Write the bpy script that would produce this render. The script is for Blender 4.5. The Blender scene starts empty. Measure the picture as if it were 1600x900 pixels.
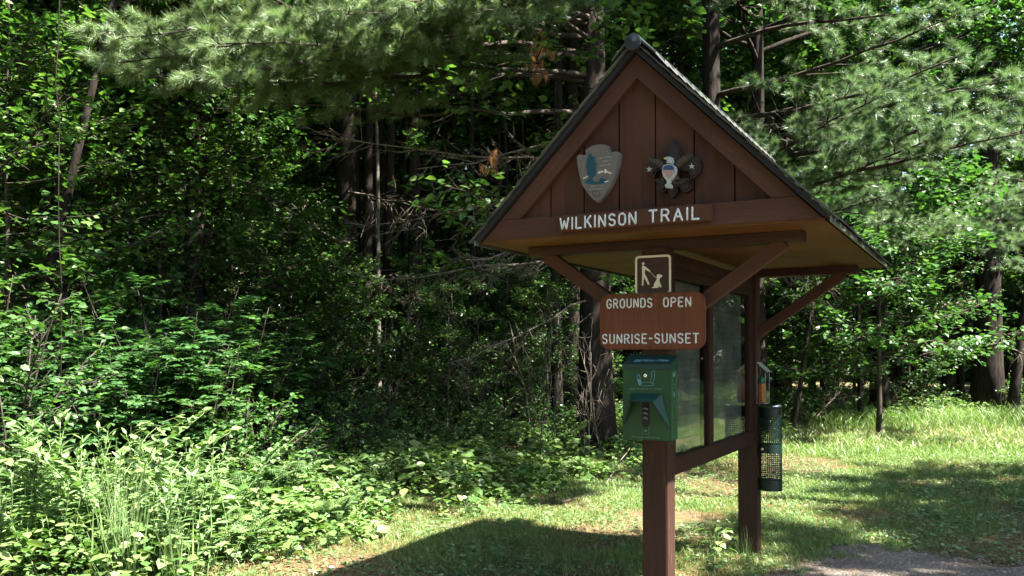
import bpy, bmesh, math, time
import numpy as np
from mathutils import Vector, Matrix
R = math.radians
C = bpy.context.scene.collection
scene = bpy.context.scene

# ------------------------------------------------------------------ camera, sky, sun, exposure
F = 1365.0; EYE = 1.57; PITCH = R(1.0); HORIZON = 550.0
PCY = HORIZON - F * math.tan(PITCH)                      # principal point of the cropped photograph
cam = bpy.data.cameras.new('camera'); co = bpy.data.objects.new('camera', cam); C.objects.link(co)
co.location = (0, 0, EYE); co.rotation_euler = (R(90) + PITCH, 0, 0)
cam.sensor_fit = 'HORIZONTAL'; cam.sensor_width = 36.0; cam.lens = 36.0 * F / 1600.0
cam.shift_y = (PCY - 450.0) / 1600.0
cam.clip_start = 0.05; cam.clip_end = 1500
scene.camera = co

SUN_AZ, SUN_EL = R(115.4), R(55.7)
world = bpy.data.worlds.new('World'); scene.world = world; world.use_nodes = True
nt = world.node_tree
sky = nt.nodes.new('ShaderNodeTexSky'); sky.sky_type = 'NISHITA'; sky.sun_disc = False
sky.sun_elevation = SUN_EL; sky.sun_rotation = SUN_AZ
bg = nt.nodes['Background']; bg.inputs['Strength'].default_value = 0.085
nt.links.new(sky.outputs[0], bg.inputs['Color'])
sun = bpy.data.lights.new('sun', 'SUN'); so = bpy.data.objects.new('sun', sun); C.objects.link(so)
sun.energy = 5.0; sun.angle = R(0.53); sun.color = (1.0, 0.955, 0.88)
sdir = Vector((math.sin(SUN_AZ) * math.cos(SUN_EL), math.cos(SUN_AZ) * math.cos(SUN_EL), math.sin(SUN_EL)))
so.rotation_euler = sdir.to_track_quat('Z', 'Y').to_euler(); so.location = sdir * 60
vs = scene.view_settings
vs.view_transform = 'Standard'; vs.look = 'None'; vs.gamma = 1.0; vs.use_curve_mapping = False
vs.exposure = 3.2
cy = scene.cycles
cy.max_bounces = 8; cy.diffuse_bounces = 4; cy.glossy_bounces = 3; cy.transmission_bounces = 5; cy.transparent_max_bounces = 8
cy.caustics_reflective = False; cy.caustics_refractive = False
cy.use_denoising = True
cy.sample_clamp_indirect = 6.0

# ------------------------------------------------------------------ pixel <-> place helpers
def ray(x, y):
    d = np.array([(x - 800) / F, 1.0, -(y - PCY) / F]); c, s = math.cos(PITCH), math.sin(PITCH)
    return np.array([d[0], d[1] * c - d[2] * s, d[1] * s + d[2] * c])
def at(x, y, Y):
    r = ray(x, y); return np.array([0, 0, EYE]) + r * (Y / r[1])
def gx(x, Y): return (x - 800) / F * Y

KROT = R(28.6); KO = np.array([0.8287, 4.9458, 0.0])
KU = np.array([math.cos(KROT), -math.sin(KROT), 0]); KV = np.array([math.sin(KROT), math.cos(KROT), 0])
def uz(x, y, v):                                          # where the line of sight meets the kiosk plane at depth v
    r = ray(x, y); t = (v - (np.array([0, 0, EYE]) - KO) @ KV) / (r @ KV)
    p = np.array([0, 0, EYE]) + t * r - KO
    return float(p @ KU), float(p[2])

# ------------------------------------------------------------------ object helpers
def tag(o, label=None, cat=None, group=None, kind=None):
    if label: o['label'] = label
    if cat: o['category'] = cat
    if group: o['group'] = group
    if kind: o['kind'] = kind
    return o
def thing(name, label, cat, loc=(0, 0, 0), rz=0.0, group=None):
    o = bpy.data.objects.new(name, None); C.objects.link(o)
    o.empty_display_size = 0.2
    o.location = loc; o.rotation_euler = (0, 0, rz)
    return tag(o, label, cat, group)
def link(name, me, mats, parent=None, M=None):
    o = bpy.data.objects.new(name, me); C.objects.link(o)
    for m in (mats if isinstance(mats, (list, tuple)) else [mats]):
        if me.materials.get(m.name) is None: me.materials.append(m)
    if parent: o.parent = parent
    if M is not None: o.matrix_basis = M
    return o
def copy_thing(o, loc, rz, s=1.0, tilt=(0, 0)):
    c = o.copy(); C.objects.link(c); c.location = loc; c.rotation_euler = (tilt[0], tilt[1], rz); c.scale = (s, s, s)
    for ch in o.children:
        d = ch.copy(); C.objects.link(d); d.parent = c
        for g in ch.children:
            e = g.copy(); C.objects.link(e); e.parent = d
    return c

def np_mesh(name, V, T, smooth=False):
    V = np.asarray(V, np.float32).reshape(-1, 3); T = np.asarray(T, np.int32); k = T.shape[1]
    me = bpy.data.meshes.new(name)
    me.vertices.add(len(V)); me.vertices.foreach_set('co', V.ravel())
    me.loops.add(T.size); me.loops.foreach_set('vertex_index', T.ravel())
    me.polygons.add(len(T)); me.polygons.foreach_set('loop_start', np.arange(0, T.size, k, dtype=np.int32))
    me.polygons.foreach_set('use_smooth', np.full(len(T), smooth))
    me.update(calc_edges=True)
    return me

class MB:
    """collects triangles / quads (as pairs of triangles)"""
    def __init__(s): s.V = []; s.T = []; s.n = 0
    def add(s, V, T):
        V = np.asarray(V, float).reshape(-1, 3); T = np.asarray(T, int).reshape(-1, 3)
        s.V.append(V); s.T.append(T + s.n); s.n += len(V)
    def quad(s, a, b, c, d): s.add([a, b, c, d], [[0, 1, 2], [0, 2, 3]])
    def box(s, lo, hi):
        x0, y0, z0 = lo; x1, y1, z1 = hi
        V = [(x0, y0, z0), (x1, y0, z0), (x1, y1, z0), (x0, y1, z0), (x0, y0, z1), (x1, y0, z1), (x1, y1, z1), (x0, y1, z1)]
        q = [(0, 3, 2, 1), (4, 5, 6, 7), (0, 1, 5, 4), (1, 2, 6, 5), (2, 3, 7, 6), (3, 0, 4, 7)]
        s.add(V, [t for a, b, c, d in q for t in ((a, b, c), (a, c, d))])
    def tube(s, P, rad, n=6, flat=None, caps=True, ck=.5):
        P = np.asarray(P, float); m = len(P)
        rad = np.broadcast_to(np.asarray(rad, float), (m,)).copy()
        D = np.gradient(P, axis=0); D /= np.linalg.norm(D, axis=1)[:, None] + 1e-12
        ref = np.array([0, 0, 1.0]) if abs(D[0, 2]) < .8 else np.array([1.0, 0, 0])
        if flat is not None: ref = np.asarray(flat, float)
        S = np.cross(D, ref); S /= np.linalg.norm(S, axis=1)[:, None] + 1e-12
        U = np.cross(S, D)
        a = np.arange(n) * 2 * math.pi / n
        ring = (np.cos(a)[None, :, None] * S[:, None, :] + np.sin(a)[None, :, None] * U[:, None, :]) * rad[:, None, None] + P[:, None, :]
        V = ring.reshape(-1, 3); T = []
        i = np.arange(n); j = (i + 1) % n
        for k in range(m - 1):
            A, B = k * n, (k + 1) * n
            T.append(np.stack([A + i, A + j, B + j], 1)); T.append(np.stack([A + i, B + j, B + i], 1))
        T = np.concatenate(T)
        if caps:
            V = np.concatenate([V, P[:1] - D[:1] * rad[0] * ck, P[-1:] + D[-1:] * rad[-1] * ck])
            c0 = m * n
            T = np.concatenate([T, np.stack([np.full(n, c0), j, i], 1), np.stack([np.full(n, c0 + 1), (m - 1) * n + i, (m - 1) * n + j], 1)])
        s.add(V, T)
    def mesh(s, name, smooth=False):
        return np_mesh(name, np.concatenate(s.V), np.concatenate(s.T), smooth)
    def build(s, name, mats, parent=None, M=None, smooth=False):
        return link(name, s.mesh(name, smooth), mats, parent, M)

def poly_prism(name, pts, depth, mats, parent=None, M=None, bevel=0.0, holes=()):
    """outline in (x, z), front face at y = 0, thickness towards +y"""
    bm = bmesh.new()
    vs_ = [bm.verts.new((x, 0, z)) for x, z in pts]
    f = bm.faces.new(vs_); f.normal_update()
    if f.normal.y > 0: f.normal_flip()
    ex = bmesh.ops.extrude_face_region(bm, geom=[f])
    for v in [g for g in ex['geom'] if isinstance(g, bmesh.types.BMVert)]: v.co.y += depth
    bmesh.ops.recalc_face_normals(bm, faces=bm.faces)
    if bevel:
        front = [e for e in bm.edges if all(abs(v.co.y) < 1e-6 for v in e.verts)]
        bmesh.ops.bevel(bm, geom=front, offset=bevel, segments=2, affect='EDGES', clamp_overlap=True)
    me = bpy.data.meshes.new(name); bm.to_mesh(me); bm.free()
    return link(name, me, mats, parent, M)

def bev_box_mesh(name, sx, sy, z0, z1, bev=0.004):
    bm = bmesh.new(); bmesh.ops.create_cube(bm, size=1)
    for v in bm.verts: v.co = Vector((v.co.x * sx, v.co.y * sy, z0 + (v.co.z + .5) * (z1 - z0)))
    if bev: bmesh.ops.bevel(bm, geom=list(bm.edges), offset=bev, segments=2, affect='EDGES')
    me = bpy.data.meshes.new(name); bm.to_mesh(me); bm.free(); return me
def bar(name, p0, p1, sx, sy, mats, parent, side=(0, 1, 0), bev=0.004):
    """a board from p0 to p1; the grain runs along its own Z, its sy thickness lies along `side`"""
    p0, p1 = Vector(p0), Vector(p1); d = p1 - p0; L = d.length; d.normalize()
    y = Vector(side); y = (y - d * y.dot(d)).normalized(); x = y.cross(d)
    M = Matrix(((x.x, y.x, d.x, p0.x), (x.y, y.y, d.y, p0.y), (x.z, y.z, d.z, p0.z), (0, 0, 0, 1)))
    return link(name, bev_box_mesh(name, sx, sy, 0, L, bev), mats, parent, M)
def rounded(w, h, r, n=6):
    pts = []
    for cx, cz, a0 in ((w / 2 - r, h / 2 - r, 0), (-w / 2 + r, h / 2 - r, 90), (-w / 2 + r, -h / 2 + r, 180), (w / 2 - r, -h / 2 + r, 270)):
        for k in range(n + 1):
            a = R(a0 + 90 * k / n); pts.append((cx + r * math.cos(a), cz + r * math.sin(a)))
    return pts

# ------------------------------------------------------------------ materials
def new_mat(name):
    m = bpy.data.materials.new(name); m.use_nodes = True
    n = m.node_tree.nodes; b = n['Principled BSDF']
    return m, m.node_tree, n, b
def mixrgb(nt_, a, b, fac, mode='MIX'):
    x = nt_.nodes.new('ShaderNodeMix'); x.data_type = 'RGBA'; x.blend_type = mode
    for sock, val in ((x.inputs[0], fac), (x.inputs[6], a), (x.inputs[7], b)):
        if hasattr(val, 'links'): nt_.links.new(val, sock)
        elif isinstance(val, (int, float)): sock.default_value = val
        else: sock.default_value = (*val, 1)
    return x.outputs[2]
def ramp(nt_, src, stops):
    r = nt_.nodes.new('ShaderNodeValToRGB'); e = r.color_ramp.elements
    while len(e) < len(stops): e.new(0.5)
    for k, (p, c) in enumerate(stops):
        e[k].position = p; e[k].color = (*c, 1) if len(c) == 3 else c
    nt_.links.new(src, r.inputs[0]); return r.outputs[0]
def noise(nt_, vec, scale, detail=4, rough=.55):
    t = nt_.nodes.new('ShaderNodeTexNoise'); t.inputs['Scale'].default_value = scale
    t.inputs['Detail'].default_value = detail; t.inputs['Roughness'].default_value = rough
    if vec is not None: nt_.links.new(vec, t.inputs['Vector'])
    return t.outputs[0]
def coords(nt_, kind='Object', scale=(1, 1, 1)):
    t = nt_.nodes.new('ShaderNodeTexCoord'); m = nt_.nodes.new('ShaderNodeMapping')
    m.inputs['Scale'].default_value = scale; nt_.links.new(t.outputs[kind], m.inputs[0]); return m.outputs[0]
def bump(nt_, b, h, strength, dist=.01):
    k = nt_.nodes.new('ShaderNodeBump'); k.inputs['Strength'].default_value = strength; k.inputs['Distance'].default_value = dist
    nt_.links.new(h, k.inputs['Height']); nt_.links.new(k.outputs[0], b.inputs['Normal'])
def plain(name, col, rough=.5, metal=0.0, var=.12, scale=30, spec=.22):
    m, t, n, b = new_mat(name)
    v = coords(t); f = noise(t, v, scale)
    c = ramp(t, f, [(.3, tuple(x * (1 - var) for x in col)), (.7, tuple(min(1, x * (1 + var)) for x in col))])
    t.links.new(c, b.inputs['Base Color']); b.inputs['Roughness'].default_value = rough; b.inputs['Metallic'].default_value = metal
    b.inputs['Specular IOR Level'].default_value = spec
    return m
def wood_mat(name, col, rough=.62, wear=(.12, .085, .065), wear_amt=.25):
    m, t, n, b = new_mat(name)
    g = noise(t, coords(t, 'Object', (55, 55, 2.2)), 1.0, 6, .65)
    L = noise(t, coords(t, 'Object', (3, 3, 1.2)), 1.0, 3)
    c = ramp(t, g, [(.22, tuple(x * .50 for x in col)), (.42, tuple(x * .90 for x in col)), (.6, col), (.82, tuple(x * 1.30 for x in col))])
    c = mixrgb(t, c, ramp(t, L, [(.3, (.62, .60, .60)), (.7, (1.22, 1.2, 1.18))]), .8, 'MULTIPLY')
    s = noise(t, coords(t, 'Object', (90, 90, 5)), 1.0, 3)
    w = noise(t, coords(t, 'Object', (8, 8, 3)), 1.0, 4)
    mm = t.nodes.new('ShaderNodeMath'); mm.operation = 'MULTIPLY'; t.links.new(s, mm.inputs[0]); t.links.new(w, mm.inputs[1])
    fac = ramp(t, mm.outputs[0], [(.33, (0, 0, 0)), (.46, (wear_amt,) * 3)])
    c = mixrgb(t, c, wear, fac)
    t.links.new(c, b.inputs['Base Color']); b.inputs['Roughness'].default_value = rough; b.inputs['Specular IOR Level'].default_value = .14
    bump(t, b, g, .5, .005)
    return m
WOOD = wood_mat('brown_painted_wood', (.056, .0265, .0172))
WOOD2 = wood_mat('brown_painted_boards', (.056, .0250, .0155), wear_amt=.1)
WOODD = wood_mat('dark_brown_frame', (.026, .0115, .0075), wear_amt=.1)
WOODP = wood_mat('dark_brown_posts', (.036, .0180, .0125), wear_amt=.4)
SOFFIT = wood_mat('brown_plywood_soffit', (.084, .037, .0090), wear_amt=.05)
SIGNW = wood_mat('rust_brown_sign_board', (.105, .038, .0195), wear_amt=.08)
NAMEW = wood_mat('name_board_wood', (.062, .0270, .0155), wear_amt=.25)
WHITE = plain('white_routed_paint', (.42, .455, .46), .6, var=.3, scale=90)
ROOFE = plain('black_roof_edge', (.011, .011, .012), .6, var=.3)
DRIP = plain('weathered_metal_drip_edge', (.12, .14, .12), .35, .6, var=.35)

def shingle_mat():
    m, t, n, b = new_mat('worn_asphalt_shingle')
    g = n.new('ShaderNodeNewGeometry')
    base = ramp(t, g.outputs['Random Per Island'], [(0, (.022, .023, .023)), (.5, (.040, .041, .039)), (1, (.065, .063, .056))])
    sp = noise(t, coords(t), 260, 2)
    c = mixrgb(t, base, ramp(t, sp, [(.35, (.5, .5, .5)), (.7, (1.7, 1.7, 1.65))]), .8, 'MULTIPLY')
    mo = ramp(t, noise(t, coords(t), 5, 6, .7), [(.52, (0, 0, 0)), (.68, (.75, .75, .75))])
    c = mixrgb(t, c, (.075, .095, .035), mo)
    t.links.new(c, b.inputs['Base Color']); b.inputs['Roughness'].default_value = .9
    bump(t, b, sp, .5, .003); return m
SHINGLE = shingle_mat()

def leaf_mat(name, c0, c1, c2, trans=.35, rough=.42, tcol=None, spec=.45):
    m, t, n, b = new_mat(name)
    g = n.new('ShaderNodeNewGeometry'); oi = n.new('ShaderNodeObjectInfo')
    c = ramp(t, g.outputs['Random Per Island'], [(0, c0), (.5, c1), (1, c2)])
    ov = ramp(t, oi.outputs['Random'], [(0, (.82, .88, .85)), (.5, (1, 1, 1)), (1, (1.18, 1.08, .9))])
    c = mixrgb(t, c, ov, 1.0, 'MULTIPLY')
    t.links.new(c, b.inputs['Base Color']); b.inputs['Roughness'].default_value = rough; b.inputs['Specular IOR Level'].default_value = spec
    tr = n.new('ShaderNodeBsdfTranslucent')
    tc = mixrgb(t, c, tcol or (1.05, 1.28, .52), 1.0, 'MULTIPLY'); t.links.new(tc, tr.inputs[0])
    mx = n.new('ShaderNodeMixShader'); mx.inputs[0].default_value = trans
    t.links.new(b.outputs[0], mx.inputs[1]); t.links.new(tr.outputs[0], mx.inputs[2])
    t.links.new(mx.outputs[0], n['Material Output'].inputs[0]); return m
LEAF = leaf_mat('broad_leaf_green', (.030, .082, .022), (.048, .115, .030), (.090, .155, .042), trans=.40)
LEAFD = leaf_mat('deep_green_leaf', (.030, .085, .026), (.046, .115, .036), (.072, .150, .044), trans=.38)
WEED = leaf_mat('weed_green', (.062, .125, .040), (.105, .180, .062), (.185, .250, .110), trans=.30, rough=.42, spec=.6)
UNDER = leaf_mat('undergrowth_green', (.050, .110, .028), (.085, .150, .042), (.150, .200, .075), trans=.32, rough=.38)
NEEDLE = leaf_mat('pine_needle_green', (.078, .145, .060), (.130, .205, .094), (.205, .270, .145), trans=.30, rough=.36, spec=.6, tcol=(1.15, 1.2, .7))
DEADN = leaf_mat('dead_orange_needles', (.22, .10, .03), (.28, .13, .045), (.34, .17, .06), trans=.25, tcol=(1.2, .9, .5))
GRASSM = leaf_mat('grass_green', (.070, .135, .034), (.115, .190, .052), (.190, .245, .095), trans=.35)
STRAWM = leaf_mat('pale_dry_grass', (.24, .20, .10), (.30, .25, .13), (.36, .31, .17), trans=.3, tcol=(1.1, 1, .7))
LITTERM = leaf_mat('brown_needle_litter', (.15, .075, .035), (.20, .105, .05), (.27, .16, .085), trans=.05, tcol=(1, .9, .7))

def bark_mat(name, c0, c1, sc=(14, 14, 3), bs=.8):
    m, t, n, b = new_mat(name)
    f = noise(t, coords(t, 'Object', sc), 1.0, 7, .65); f2 = noise(t, coords(t, 'Object', (2, 2, .8)), 1.0, 3)
    b.inputs['Specular IOR Level'].default_value = .08
    c = ramp(t, f, [(.35, c0), (.65, c1)])
    c = mixrgb(t, c, ramp(t, f2, [(.3, (.7, .72, .7)), (.7, (1.15, 1.12, 1.1))]), .8, 'MULTIPLY')
    t.links.new(c, b.inputs['Base Color']); b.inputs['Roughness'].default_value = .9
    bump(t, b, f, bs, .03); return m
BARK = bark_mat('pine_bark', (.009, .007, .006), (.034, .027, .022))
BARKG = bark_mat('grey_bark', (.022, .018, .015), (.075, .063, .052))
BARKP = bark_mat('pale_bark', (.05, .045, .036), (.19, .175, .15), (10, 10, 8))
TWIG = bark_mat('dead_twig_grey', (.075, .060, .046), (.20, .17, .135))
STEM = plain('green_stem', (.10, .15, .05), .6)

def ground_mat():
    m, t, n, b = new_mat('forest_floor_and_lawn_soil')
    v = coords(t)
    f1 = noise(t, v, .55, 5, .6); f2 = noise(t, v, 9, 6, .7); f3 = noise(t, v, 60, 4, .7)
    soil = ramp(t, f2, [(.3, (.050, .030, .017)), (.5, (.105, .064, .035)), (.7, (.17, .110, .062))])
    green = ramp(t, f2, [(.3, (.040, .060, .018)), (.6, (.075, .098, .030)), (.8, (.12, .12, .050))])
    c = mixrgb(t, soil, green, ramp(t, f1, [(.42, (0, 0, 0)), (.58, (.85, .85, .85))]))
    c = mixrgb(t, c, ramp(t, f3, [(.3, (.55, .55, .55)), (.7, (1.35, 1.33, 1.3))]), .8, 'MULTIPLY')
    t.links.new(c, b.inputs['Base Color']); b.inputs['Roughness'].default_value = .95; b.inputs['Specular IOR Level'].default_value = .2
    bump(t, b, f3, .8, .02); return m
GROUND = ground_mat()
def gravel_mat():
    m, t, n, b = new_mat('grey_gravel')
    v = coords(t); vo = n.new('ShaderNodeTexVoronoi'); vo.inputs['Scale'].default_value = 55; t.links.new(v, vo.inputs['Vector'])
    c = mixrgb(t, ramp(t, noise(t, v, 2.5, 6), [(.35, (.085, .062, .045)), (.7, (.175, .142, .115))]), ramp(t, vo.outputs['Distance'], [(0, (1.3, 1.3, 1.3)), (.6, (.6, .6, .6))]), .8, 'MULTIPLY')
    t.links.new(c, b.inputs['Base Color']); b.inputs['Roughness'].default_value = .95
    bump(t, b, vo.outputs['Distance'], .6, .01); return m
GRAVEL = gravel_mat()

# ------------------------------------------------------------------ ground
def h2(ix, iy, s=0):
    v = np.sin(ix * 127.1 + iy * 311.7 + s * 74.7) * 43758.5453
    return v - np.floor(v)
def vnoise(x, y, s=0):
    ix, iy = np.floor(x), np.floor(y); fx, fy = x - ix, y - iy
    fx = fx * fx * (3 - 2 * fx); fy = fy * fy * (3 - 2 * fy)
    return (h2(ix, iy, s) * (1 - fx) + h2(ix + 1, iy, s) * fx) * (1 - fy) + (h2(ix, iy + 1, s) * (1 - fx) + h2(ix + 1, iy + 1, s) * fx) * fy
def fb(x, y, s=0): return .55 * vnoise(x, y, s) + .3 * vnoise(x * 2.1, y * 2.1, s + 3) + .15 * vnoise(x * 4.3, y * 4.3, s + 7)
EDGE = np.array([(-14, 2.0), (-6, 4.2), (-2.3, 5.9), (-1.5, 8.0), (.2, 10.4), (2.1, 14.2), (5.9, 18.2), (13, 21.5), (22, 23.5), (32, 20), (38, 8), (40, -8)])
def edge_dist(x, y):
    """> 0 inside the wood, < 0 on the clearing"""
    x = np.asarray(x, float); y = np.asarray(y, float); best = np.full(x.shape, 1e9); sg = np.ones(x.shape)
    for (ax, ay), (bx, by) in zip(EDGE[:-1], EDGE[1:]):
        dx, dy = bx - ax, by - ay; L2 = dx * dx + dy * dy
        t = np.clip(((x - ax) * dx + (y - ay) * dy) / L2, 0, 1)
        d = np.hypot(x - ax - t * dx, y - ay - t * dy); c = dx * (y - ay) - dy * (x - ax)
        k = d < best; best = np.where(k, d, best); sg = np.where(k, np.sign(c), sg)
    return best * sg
def gz(x, y):
    r = np.hypot(np.asarray(x) - 2, np.asarray(y) - 6)
    return (fb(np.asarray(x) * .45, np.asarray(y) * .45, 2) - .5) * .16 * np.clip((r - 2) / 5, 0, 1)
xs = np.concatenate([[-600, -300, -150, -90], np.arange(-60, 60.1, .6), [90, 150, 300, 600]])
ys = np.concatenate([[-600, -300, -150, -80, -40], np.arange(-20, 80.1, .6), [120, 200, 350, 700]])
GX, GY = np.meshgrid(xs, ys); GZ = gz(GX, GY)
nx, ny = len(xs), len(ys)
idx = (np.arange(ny - 1)[:, None] * nx + np.arange(nx - 1)[None, :]).ravel()
gm = np_mesh('ground', np.stack([GX, GY, GZ], -1).reshape(-1, 3), np.stack([idx, idx + 1, idx + nx + 1, idx + nx], 1), True)
tag(link('ground', gm, GROUND), 'brown needle strewn ground with thin green turf', None, None, 'structure')

PATH = [(1.55, 5.6), (1.9, 6.1), (2.4, 6.85), (2.95, 7.2), (3.3, 6.9), (3.6, 6.45), (4.4, 6.2), (5.2, 6.0), (7.5, 5.3), (12, 4.2), (18, 2), (18, -6), (0, -6), (.2, 2.5), (.9, 4.0)]
def in_poly(x, y, P):
    x = np.asarray(x); y = np.asarray(y); r = np.zeros(x.shape, bool); n = len(P)
    for i in range(n):
        (x0, y0), (x1, y1) = P[i], P[i - 1]
        c = ((y0 > y) != (y1 > y)) & (x < (x1 - x0) * (y - y0) / (y1 - y0 + 1e-12) + x0); r ^= c
    return r
pts = []
for i in range(len(PATH)):
    a, b = np.array(PATH[i]), np.array(PATH[(i + 1) % len(PATH)]); k = max(2, int(np.linalg.norm(b - a) / .12))
    for j in range(k):
        p = a + (b - a) * j / k; q = (fb(p[0] * 4, p[1] * 4, 5) - .5) * .6
        pts.append((p[0] + q, p[1] + (fb(p[0] * 4, p[1] * 4, 9) - .5) * .6))
PATHJ = pts
bm = bmesh.new(); bm.faces.new([bm.verts.new((x, y, 0)) for x, y in pts]); bmesh.ops.triangulate(bm, faces=bm.faces)
bmesh.ops.subdivide_edges(bm, edges=[e for e in bm.edges if e.calc_length() > .7], cuts=3); bmesh.ops.triangulate(bm, faces=bm.faces)
for v in bm.verts: v.co.z = float(gz(v.co.x, v.co.y)) + .006
me = bpy.data.meshes.new('path'); bm.to_mesh(me); bm.free()
tag(link('path', me, GRAVEL), 'worn grey gravel path beside the trail kiosk', None, None, 'structure')

# ------------------------------------------------------------------ kiosk (own axes: x along the gable, y towards the back, z up)
K = thing('trail_kiosk', 'brown gabled wooden trail kiosk on two square posts', 'kiosk', KO, -KROT)
BY = 2.13; PW = .145
for y in (0, BY):
    bar('post', (0, y, -.3), (0, y, 2.16), PW, PW, WOODP, K, bev=.006)
# cross beams and braces
for y in (0, BY):
    bar('cross_beam', (-.80, y, 2.176), (.80, y, 2.176), .056, .12, WOODP, K)  # darker brown stands in for shade below the soffit
    for s in (-1, 1):
        bar('brace', (s * .05, y + .002, 1.70), (s * .70, y + .002, 2.152), .075, .07, WOOD, K)
bar('ridge_beam', (0, .07, 2.10), (0, BY - .07, 2.10), .10, .09, WOODD, K, side=(0, 0, 1))
# display case between the posts
y0, y1 = PW / 2 + .002, BY - PW / 2 - .002
bar('bottom_rail', (0, y0, .913), (0, y1, .913), .10, .12, WOODD, K, side=(1, 0, 0))
bar('top_rail', (0, y0, 2.03), (0, y1, 2.03), .06, .10, WOODD, K, side=(1, 0, 0))
M_ = .965
YM = .905
for yy, w in ((y0 + .045, .085), (YM, .10), (y1 - .06, .11)):
    bar('mullion', (0, yy, M_ - .004), (0, yy, 2.0), .098, w, WOODD, K, side=(0, 1, 0))
BOARD = plain('grey_notice_board', (.105, .112, .092), .7, var=.45, scale=5)
SLAT = plain('board_groove', (.080, .086, .070), .7, var=.4, scale=5)
def glass_mat(name, rough=.03, tint=(.75, .8, .78)):
    m, t, n, b = new_mat(name)
    g = n.new('ShaderNodeBsdfGlossy'); g.inputs['Roughness'].default_value = rough
    tr = n.new('ShaderNodeBsdfTransparent'); tr.inputs[0].default_value = (*tint, 1)
    fr = n.new('ShaderNodeFresnel'); fr.inputs[0].default_value = 1.52
    wv = noise(t, coords(t, 'Object', (1, 2.5, 9)), 1.0, 2)
    bp = n.new('ShaderNodeBump'); bp.inputs['Strength'].default_value = .06; bp.inputs['Distance'].default_value = .02; t.links.new(wv, bp.inputs['Height'])
    t.links.new(bp.outputs[0], g.inputs['Normal'])
    mul = n.new('ShaderNodeMath'); mul.operation = 'MULTIPLY'; mul.inputs[1].default_value = 1.5; mul.use_clamp = True
    t.links.new(fr.outputs[0], mul.inputs[0])
    mx = n.new('ShaderNodeMixShader'); t.links.new(mul.outputs[0], mx.inputs[0]); t.links.new(tr.outputs[0], mx.inputs[1]); t.links.new(g.outputs[0], mx.inputs[2])
    t.links.new(mx.outputs[0], n['Material Output'].inputs[0]); return m
GLASS = glass_mat('display_glass', .03, (.92, .95, .93))
for a, b in ((y0 + .0875, YM - .05), (YM + .05, y1 - .115)):
    pn = MB(); pn.box((-.04, a, M_), (-.015, b, 2.0)); pn = pn.build('display_panel', BOARD, K)
    g = MB(); g.quad((.030, a - .006, M_ - .004), (.030, b + .006, M_ - .004), (.030, b + .006, 2.002), (.030, a - .006, 2.002)); g.build('glass', GLASS, pn)
    # corrugated backing lines in the case
    ln = MB()
    for k in range(26): ln.box((-.0148, a + .01, 1.0 + k * .037), (-.0125, b - .01, 1.006 + k * .037))
    ln.build('board_slats', SLAT, pn)
# gables
for y, sgn in ((-.30, -1), (BY + .16, 1)):
    gp = MB()
    for k in range(-5, 5):
        pass
    cuts = [-.84] + [-.529, -.324, -.116, .091, .302, .513] + [.84]
    bm = bmesh.new()
    for a, b in zip(cuts[:-1], cuts[1:]):
        a2, b2 = a + .004, b - .004
        xs_ = [a2] + ([0] if a2 < 0 < b2 else []) + [b2]
        top = [(x, 3.10 - abs(x)) for x in xs_]
        prof = [(a2, 2.25)] + [(b2, 2.25)] + top[::-1]
        fs = [bm.verts.new((x, y, max(z, 2.251))) for x, z in prof]
        f = bm.faces.new(fs); ex = bmesh.ops.extrude_face_region(bm, geom=[f])
        for v in [q for q in ex['geom'] if isinstance(q, bmesh.types.BMVert)]: v.co.y += .02
    bmesh.ops.recalc_face_normals(bm, faces=bm.faces)
    me = bpy.data.meshes.new('gable_boards'); bm.to_mesh(me); bm.free(); link('gable_boards', me, WOOD2, K)
    bk = MB(); yb = y + .024
    bk.add([(-.83, yb, 2.25), (.83, yb, 2.25), (0, yb, 3.08), (-.83, yb + .01, 2.25), (.83, yb + .01, 2.25), (0, yb + .01, 3.08)],
           [(0, 1, 2), (3, 5, 4), (0, 3, 4), (0, 4, 1), (1, 4, 5), (1, 5, 2), (2, 5, 3), (2, 3, 0)])
    bk.build('gable_backing', WOODD, K)
    yf = y - .040 if sgn < 0 else y + .034
    w0 = .0
    for s in (-1, 1):   # rake boards, mitred at the ridge and resting on the fascia
        prof = [(0, 3.163), (0, 3.037), (s * .705, 2.332), (s * .831, 2.332)]
        if s > 0: prof = prof[::-1]
        o = poly_prism('rake_board', [(x - s * .4, z - 2.7) for x, z in prof], .036, WOOD, K)
        o.location = (s * .4, yf, 2.7)
        me = o.data                                         # turn so that the grain runs along the slope
        rot = Matrix.Rotation(s * R(45), 4, 'Y'); me.transform(rot); o.rotation_euler = (0, -s * R(45), 0)
    o = poly_prism('fascia', [(.945, 2.216), (.832, 2.329), (-.832, 2.329), (-.945, 2.216)], .045, WOOD, K)
    o.location = (0, yf - .006 if sgn < 0 else yf, 0)
    me = o.data; me.transform(Matrix.Translation((0, 0, -2.27))); me.transform(Matrix.Rotation(R(90), 4, 'Y'))
    o.rotation_euler = (0, R(-90), 0); o.location.z = 2.27
YA, YB = -.372, BY + .235
so_ = MB(); so_.box((-.955, YA + .03, 2.204), (.955, YB - .03, 2.216)); so_.build('soffit', SOFFIT, K)
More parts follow.
